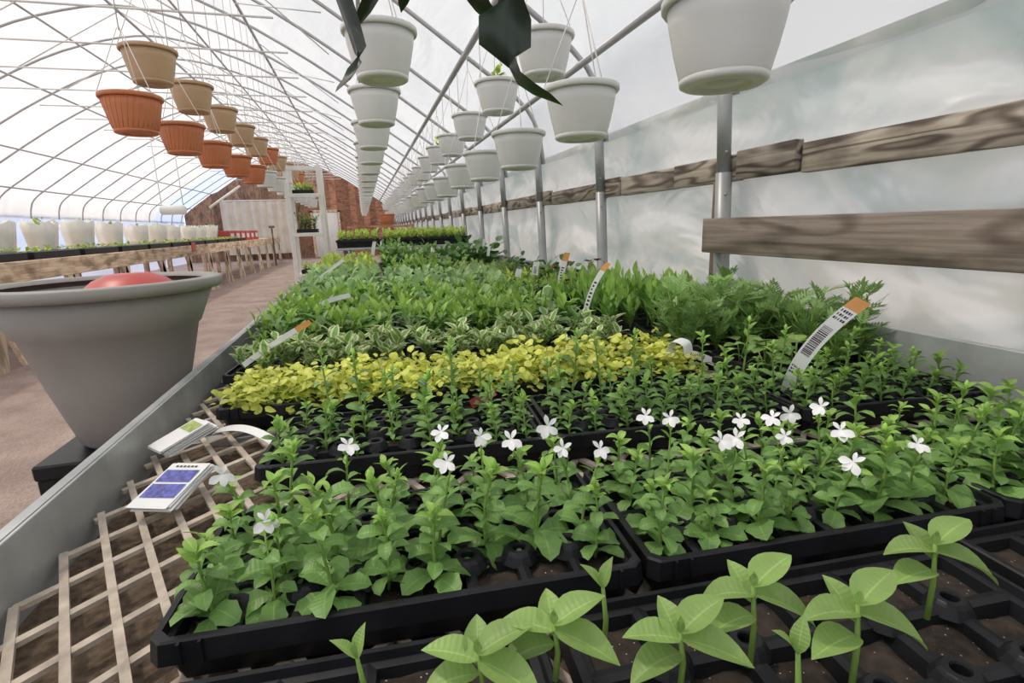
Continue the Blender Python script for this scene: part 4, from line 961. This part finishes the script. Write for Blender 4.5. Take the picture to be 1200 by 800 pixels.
for k in range(24):
    y = 2.12 + 0.86 * k
    hang('white', 0.12, y, 0.70, 1.74, f'white hanging basket, {ORD[k]} from the camera in the row over the bench', 'white hanging baskets')
for k in range(15):
    y = 3.80 + 0.80 * k
    kind = 'terracotta' if k in (5, 9) else 'tan'
    hang(kind, -1.12, y, 1.07, 2.46, f'{kind} hanging basket, {ORD[k]} from the camera in the upper row over the aisle', 'tan hanging baskets', None, 1.12)
for k in range(14):
    y = 3.4 + 0.80 * k
    kind = 'terracotta' if k < 5 else 'white'
    hang(kind, -1.12, y, 0.725 + (0.0 if k < 5 else 0.02), 2.46, f'{"ribbed terracotta" if k < 5 else "white"} hanging basket, {ORD[k]} from the camera in the lower row over the aisle', 'lower baskets over the aisle', None, 1.1)
# nearest basket over the bench, trailing broad dark leaves
nb = hang('grey-green', 0.14, 1.28, 0.70, 1.74, 'nearest hanging basket over the bench with long dark drooping leaves', 'white hanging baskets')
for o in [c for c in nb.children if c.name.startswith('foliage')]: pass
inv = nb.matrix_basis.inverted()
def strap(pts, w, name='leaf'):
    pts = [Vector(p) for p in pts]; v = []; f = []; uv = []; n = 14
    for i in range(n + 1):
        t = i / n; q = crom3(pts, t); d = (crom3(pts, min(1, t + .02)) - crom3(pts, max(0, t - .02))).normalized()
        sd = d.cross(Vector((0, 0, 1))); sd = sd.normalized() if sd.length > 0.05 else Vector((1, 0, 0))
        up = sd.cross(d); ww = w / 2 * (min(1, t * 3 + .3)) * (1 - max(0, (t - .8) / .2) ** 1.6) + 0.0005
        for s_ in (-1, -.5, 0, .5, 1): v.append(q + sd * ww * s_ + up * abs(s_) * ww * 0.25); uv.append((0.5 + s_ / 2, t))
    for i in range(n):
        for k in range(4): f.append((i * 5 + k, (i + 1) * 5 + k, (i + 1) * 5 + k + 1, i * 5 + k + 1))
    return MB().add(v, f, uv, inv).mesh(name, STRAP)
top = Vector((0.14, 1.28, 0.69 + CZ))
for e1, e2, w in ((on_y(600, 90, 1.22), on_y(660, 124, 1.18), 0.12), (on_y(420, 70, 1.25), on_y(393, 108, 1.22), 0.06), (on_y(560, 5, 1.45), on_y(600, 45, 1.5), 0.06), (on_y(440, -10, 1.4), on_y(412, 38, 1.45), 0.05), (on_y(480, -30, 1.5), on_y(470, 15, 1.58), 0.05)):
    d_ = Vector((e2.x - top.x, e2.y - top.y, 0)).normalized()
    obj('leaf', strap([top + d_ * 0.03 - Vector((0, 0, 0.02)), top + d_ * 0.15 + Vector((0, 0, 0.05)), e1 * 0.5 + (top + d_ * 0.2) * 0.5, e1, e2], w), nb)

# ------------------------------------------------------------------ aisle: shelf, tub, table, far things
SHY = 8.6
sx0, sx1, sy0, sy1 = on_y(341, 260, SHY).x, on_y(379, 260, SHY).x, SHY, SHY + 0.45
SHT = on_y(360, 193, SHY).z
sh = thing('plant_shelf', 'tall white wooden shelf rack standing in the aisle', 'shelf', T(((sx0 + sx1) / 2, (sy0 + sy1) / 2, 0)))
MI = T((-(sx0 + sx1) / 2, -(sy0 + sy1) / 2, 0))
for x in (sx0, sx1):
    for y in (sy0, sy1): obj('post', MB().cbox(x - 0.035, x + 0.035, y - 0.022, y + 0.022, 0, SHT, 0.004, MI).mesh('post', white_paint, False), sh)
SHZ = (0.30, on_y(360, 321, SHY).z, on_y(360, 273, SHY).z, on_y(360, 227, SHY).z)
for z in SHZ:
    for q in range(3): obj('shelf_slat', MB().cbox(sx0, sx1, sy0 + q * 0.14, sy0 + q * 0.14 + 0.125, z - 0.02, z, 0.003, MI).mesh('shelf_slat', white_paint, False), sh)
    obj('shelf_rail', MB().cbox(sx0, sx1, sy0 - 0.03, sy0 - 0.02, z - 0.05, z + 0.005, 0.003, MI).mesh('shelf_rail', white_paint, False), sh)
obj('top_rail', MB().cbox(sx0, sx1, sy0 - 0.02, sy0 + 0.02, SHT - 0.08, SHT - 0.02, 0.004, MI).mesh('top_rail', white_paint, False), sh)
for z, kd, nm in ((SHZ[3], 'lime', 'upper'), (SHZ[2], 'dark', 'middle'), (SHZ[1], 'lime', 'lower')):
    t = thing('nursery_flat', f'shallow black flat on the {nm} board of the white shelf', 'tray', T((sx0 + 0.21, sy0 + 0.16, z)), 'black flats on the white shelf')
    obj('flat_body', MB().cbox(-0.15, 0.15, -0.12, 0.12, 0.0, 0.012, 0.003).cbox(-0.15, 0.15, -0.12, -0.11, 0.01, 0.06, 0.003).cbox(-0.15, 0.15, 0.11, 0.12, 0.01, 0.06, 0.003).cbox(-0.15, -0.14, -0.11, 0.11, 0.01, 0.06, 0.003).cbox(0.14, 0.15, -0.11, 0.11, 0.01, 0.06, 0.003).mesh('flat_body', black_plastic, False), t)
    for q in range(4):
        fo, st = KINDS[kd][q]; ps = thing('potted_seedling', f'bushy green seedling, {ORD[q]} from left in the flat on the {nm} shelf board', 'seedling', T((sx0 + 0.21 - 0.10 + 0.066 * q, sy0 + 0.15 + 0.03 * (q % 2), z + 0.014)) @ S(1.5), 'seedlings on the white shelf'); obj('foliage', fo, ps, kind='stuff'); obj('stem', st, ps)
# grey tub on a black stand, at the left
tc = on_y(132, 330, 2.05)
_e = on_y(257, 322, 1.95); tx, ty, tz = _e.x - 0.33, 1.95, _e.z
tub = thing('grey_tub', 'large grey plastic tub with rolled rim at the left of the bench', 'tub', T((tx, ty, 0)))
obj('tub_body', MB().lathe([(0.0, tz - 0.52), (0.13, tz - 0.52), (0.145, tz - 0.505), (0.20, tz - 0.31), (0.240, tz - 0.155), (0.248, tz - 0.15), (0.30, tz - 0.03), (0.285, tz - 0.03), (0.225, tz - 0.16), (0.13, tz - 0.50), (0, tz - 0.50)], 40).mesh('tub_body', tub_grey), tub)
obj('rim', MB().lathe([(0.285, tz - 0.032), (0.318, tz - 0.036), (0.330, tz - 0.026), (0.330, tz - 0.004), (0.322, tz), (0.287, tz), (0.280, tz - 0.012)], 40).mesh('rim', tub_grey), tub)
st = thing('tub_stand', 'low black stand carrying the grey tub', 'stand', T((tx, ty, 0)))
obj('stand_top', MB().cbox(-0.2, 0.2, -0.2, 0.2, tz - 0.57, tz - 0.522, 0.006).mesh('stand_top', black_plastic, False), st)
for a in (-1, 1):
    for b in (-1, 1): obj('leg', MB().cbox(a * 0.17 - 0.025, a * 0.17 + 0.025, b * 0.17 - 0.025, b * 0.17 + 0.025, 0, tz - 0.57, 0.004).mesh('leg', black_plastic, False), st)
thing('red_bowl', 'upturned red plastic bowl lying inside the grey tub', 'bowl', T((tx + 0.07, ty + 0.0, tz - 0.065)), None, MB().lathe([(0.0, 0.085), (0.06, 0.083), (0.10, 0.065), (0.16, 0.012), (0.175, 0.0), (0.17, -0.004), (0.155, 0.004), (0.0, 0.07)], 30).mesh('red_bowl', red_plastic))
thing('tub_filler', 'dark potting soil filling the grey tub', 'soil', T((tx, ty, tz - 0.12)), None, MB().lathe([(0, 0.018), (0.1, 0.012), (0.2, 0.008), (0.238, 0.0), (0.21, -0.08), (0, -0.08)], 30).mesh('tub_filler', SOIL))['kind'] = 'stuff'

# the long wooden table across the aisle
TX = -3.45; TTZ = 1.02; TY0, TY1 = 2.5, 24.5
tb = thing('plank_table', 'long pale plank table on slanted trestle legs across the aisle', 'table', Vector((0, 0, 0)))
for seg in range(6):
    a = TY0 + seg * (TY1 - TY0) / 6; b = a + (TY1 - TY0) / 6 - 0.01
    obj('apron_board', MB().cbox(TX - 0.02, TX + 0.02, a, b, TTZ - 0.19, TTZ + 0.02, 0.005).mesh('apron_board', table_wood, False), tb)
    for q in range(4): obj('top_plank', MB().cbox(TX - 0.03 - 0.36 * (q + 1) + 0.01, TX - 0.03 - 0.36 * q, a, b, TTZ - 0.04, TTZ, 0.004).mesh('top_plank', table_wood, False), tb)
for k in range(15):
    y = TY0 + 0.6 + k * 1.5
    for dx, dy in ((0.0, 0.30), (0.0, -0.12)):
        m = MB(); v = []
        for z, o in ((0, dy), (TTZ - 0.05, -dy * 0.5)):
            v += [(TX - 0.03, y + o - 0.075, z), (TX + 0.015, y + o - 0.075, z), (TX + 0.015, y + o + 0.075, z), (TX - 0.03, y + o + 0.075, z)]
        m.add(v, [(0, 1, 5, 4), (1, 2, 6, 5), (2, 3, 7, 6), (3, 0, 4, 7), (3, 2, 1, 0), (4, 5, 6, 7)]); obj('trestle_leg', m.mesh('trestle_leg', leg_wood, False), tb)
    obj('back_leg', MB().cbox(TX - 1.35, TX - 1.26, y - 0.04, y + 0.04, 0, TTZ - 0.04, 0.003).mesh('back_leg', leg_wood, False), tb)
# shallow black flats and white sleeved pots on the table
FL = MB().cbox(-0.25, 0.25, -0.5, 0.5, 0, 0.10, 0.006).mesh('flat_body', black_plastic, False); FLG = MB()
for q in range(60): FLG.add(*leaf(0.07, 0.035, 'ovate', 4, 0.2, 0.6), M=T((U(-.22, .22), U(-.46, .46), 0.09 + U(0, .04))) @ RZ(U(0, 6.3)) @ RY(-U(.2, 1)))
FLG = FLG.mesh('foliage', LIME)
for k in range(13):
    t = thing('nursery_flat', f'long black flat on the plank table, {ORD[k]} from the camera', 'tray', T((TX - 0.33, 4.2 + k * 1.12, TTZ)), 'black flats on the plank table'); obj('flat_body', FL, t); obj('foliage', FLG, t, kind='stuff')
SLV = MB(); n = 20; prof = [(0.0, 0.005), (0.085, 0.0), (0.10, 0.10), (0.118, 0.22), (0.132, 0.33), (0.126, 0.33), (0.108, 0.22), (0.0, 0.20)]
SLV.lathe(prof, n)
for i, vv in enumerate(SLV.v):
    k = i // len(prof); x, y, z = vv; w_ = 1 + 0.06 * sin(k * 2 * pi / n * 7); SLV.v[i] = (x * w_, y * w_, z + (0.02 * sin(k * 2 * pi / n * 5) if z > 0.3 else 0))
SLV_ME = SLV.mesh('paper_sleeve', paper_white)
for k in range(24):
    y = 5.6 + k * 0.52; row = k % 2
    t = thing('sleeved_pot', f'white sleeved pot plant on the plank table, {ORD[k]} from the camera', 'potted plant', T((TX - 0.74 - 0.3 * row + U(-.04, .04), y + U(-.08, .08), TTZ + (0.10 if False else 0.0))) @ RZ(U(0, 6)) @ S(U(1.3, 1.55)), 'white sleeved pots on the plank table')
    obj('paper_sleeve', SLV_ME, t); fo, s2 = KINDS['pale'][k % 5]; obj('foliage', fo, t, T((0, 0, 0.26)) @ S(1.3), kind='stuff')
for k in range(6):
    y = 17.6 + k * 0.75
    t = thing('seed_box', f'red and white printed carton on the plank table, {ORD[k]} from the camera', 'box', T((TX - 0.5, y, TTZ)), 'red cartons on the table')
    obj('carton', MB().cbox(-0.18, 0.18, -0.3, 0.3, 0, 0.32, 0.006).mesh('carton', red_plastic, False), t)
    obj('white_band', MB().cbox(-0.183, 0.183, -0.2, 0.2, 0.10, 0.24, 0.002).mesh('white_band', white_tag, False), t)
t = thing('price_card', 'small red card hanging on the table edge', 'card', T((TX + 0.03, 12.4, TTZ - 0.06)), None, MB().cbox(-0.004, 0.004, -0.12, 0.12, -0.05, 0.14, 0.002).mesh('price_card', red_plastic, False))
t = thing('garden_stake', 'thin brown stake with a flat top at the end of the plank table', 'stake', T((TX + 0.12, 22.0, 0)))
obj('stake', MB().tube([(0, 0, 0), (0, 0, 1.45)], 0.03, 8).mesh('stake', stake_wood), t); obj('cap', MB().cbox(-0.1, 0.1, -0.05, 0.05, 1.42, 1.5, 0.004).mesh('cap', stake_wood, False), t)
# bag on the floor by the table
# pipes and heater duct near the left gable
t = thing('slanted_pipe', 'thin white pipe slanting up under the roof at the far left', 'pipe', None, None, MB().tube([on_y(246, 243, 17.0), on_y(281, 218, 17.6)], 0.035, 8).mesh('slanted_pipe', hoop_white))
hd = thing('air_heater', 'white round air heater hanging under the roof at far left', 'heater', T(on_y(203, 246, 16.0)))
obj('heater_drum', MB().tube([(-0.3, 0, 0), (-0.26, 0, 0), (0.26, 0, 0), (0.3, 0, 0)], [0.08, 0.12, 0.12, 0.08], 16).mesh('heater_drum', white_pot), hd)
for dx in (-.25, .25): obj('hanger_rod', MB().tube([(dx, 0, 0.115), (dx, 0, 3.72 - hd.matrix_basis.translation.z)], 0.012, 6).mesh('hanger_rod', hoop_white), hd)
# crates at the far end of the raised bench and a terracotta pot
for k, (x, z, w) in enumerate(((-0.35, 0, 1.5), (-0.3, 0.17, 1.35))):
    t = thing('slatted_crate', f'brown slatted wooden crate beyond the raised trays, {("bottom", "top")[k]} of the stack', 'crate', T((x, 11.3, B2Z + 0.0 + z)), 'brown crates on the raised bench')
    for q in range(2): obj('slat', MB().cbox(0, w, -0.01, 0.01, 0.015 + q * 0.075, 0.065 + q * 0.075, 0.003).mesh('slat', red_wood, False), t); obj('slat', MB().cbox(0, w, 0.43, 0.45, 0.015 + q * 0.075, 0.065 + q * 0.075, 0.003).mesh('slat', red_wood, False), t)
    for xx in (0.0, w / 2, w - 0.04): obj('corner_post', MB().cbox(xx, xx + 0.04, 0.01, 0.43, 0, 0.16, 0.003).mesh('corner_post', red_wood, False), t)
hang('terracotta', 0.52, 11.5, B2Z - CZ + 0.33 + 0.172 * 1.2, None, 'single terracotta pot standing on the brown crates', 'terracotta pots', None, 1.2)

bpy.context.view_layer.update()
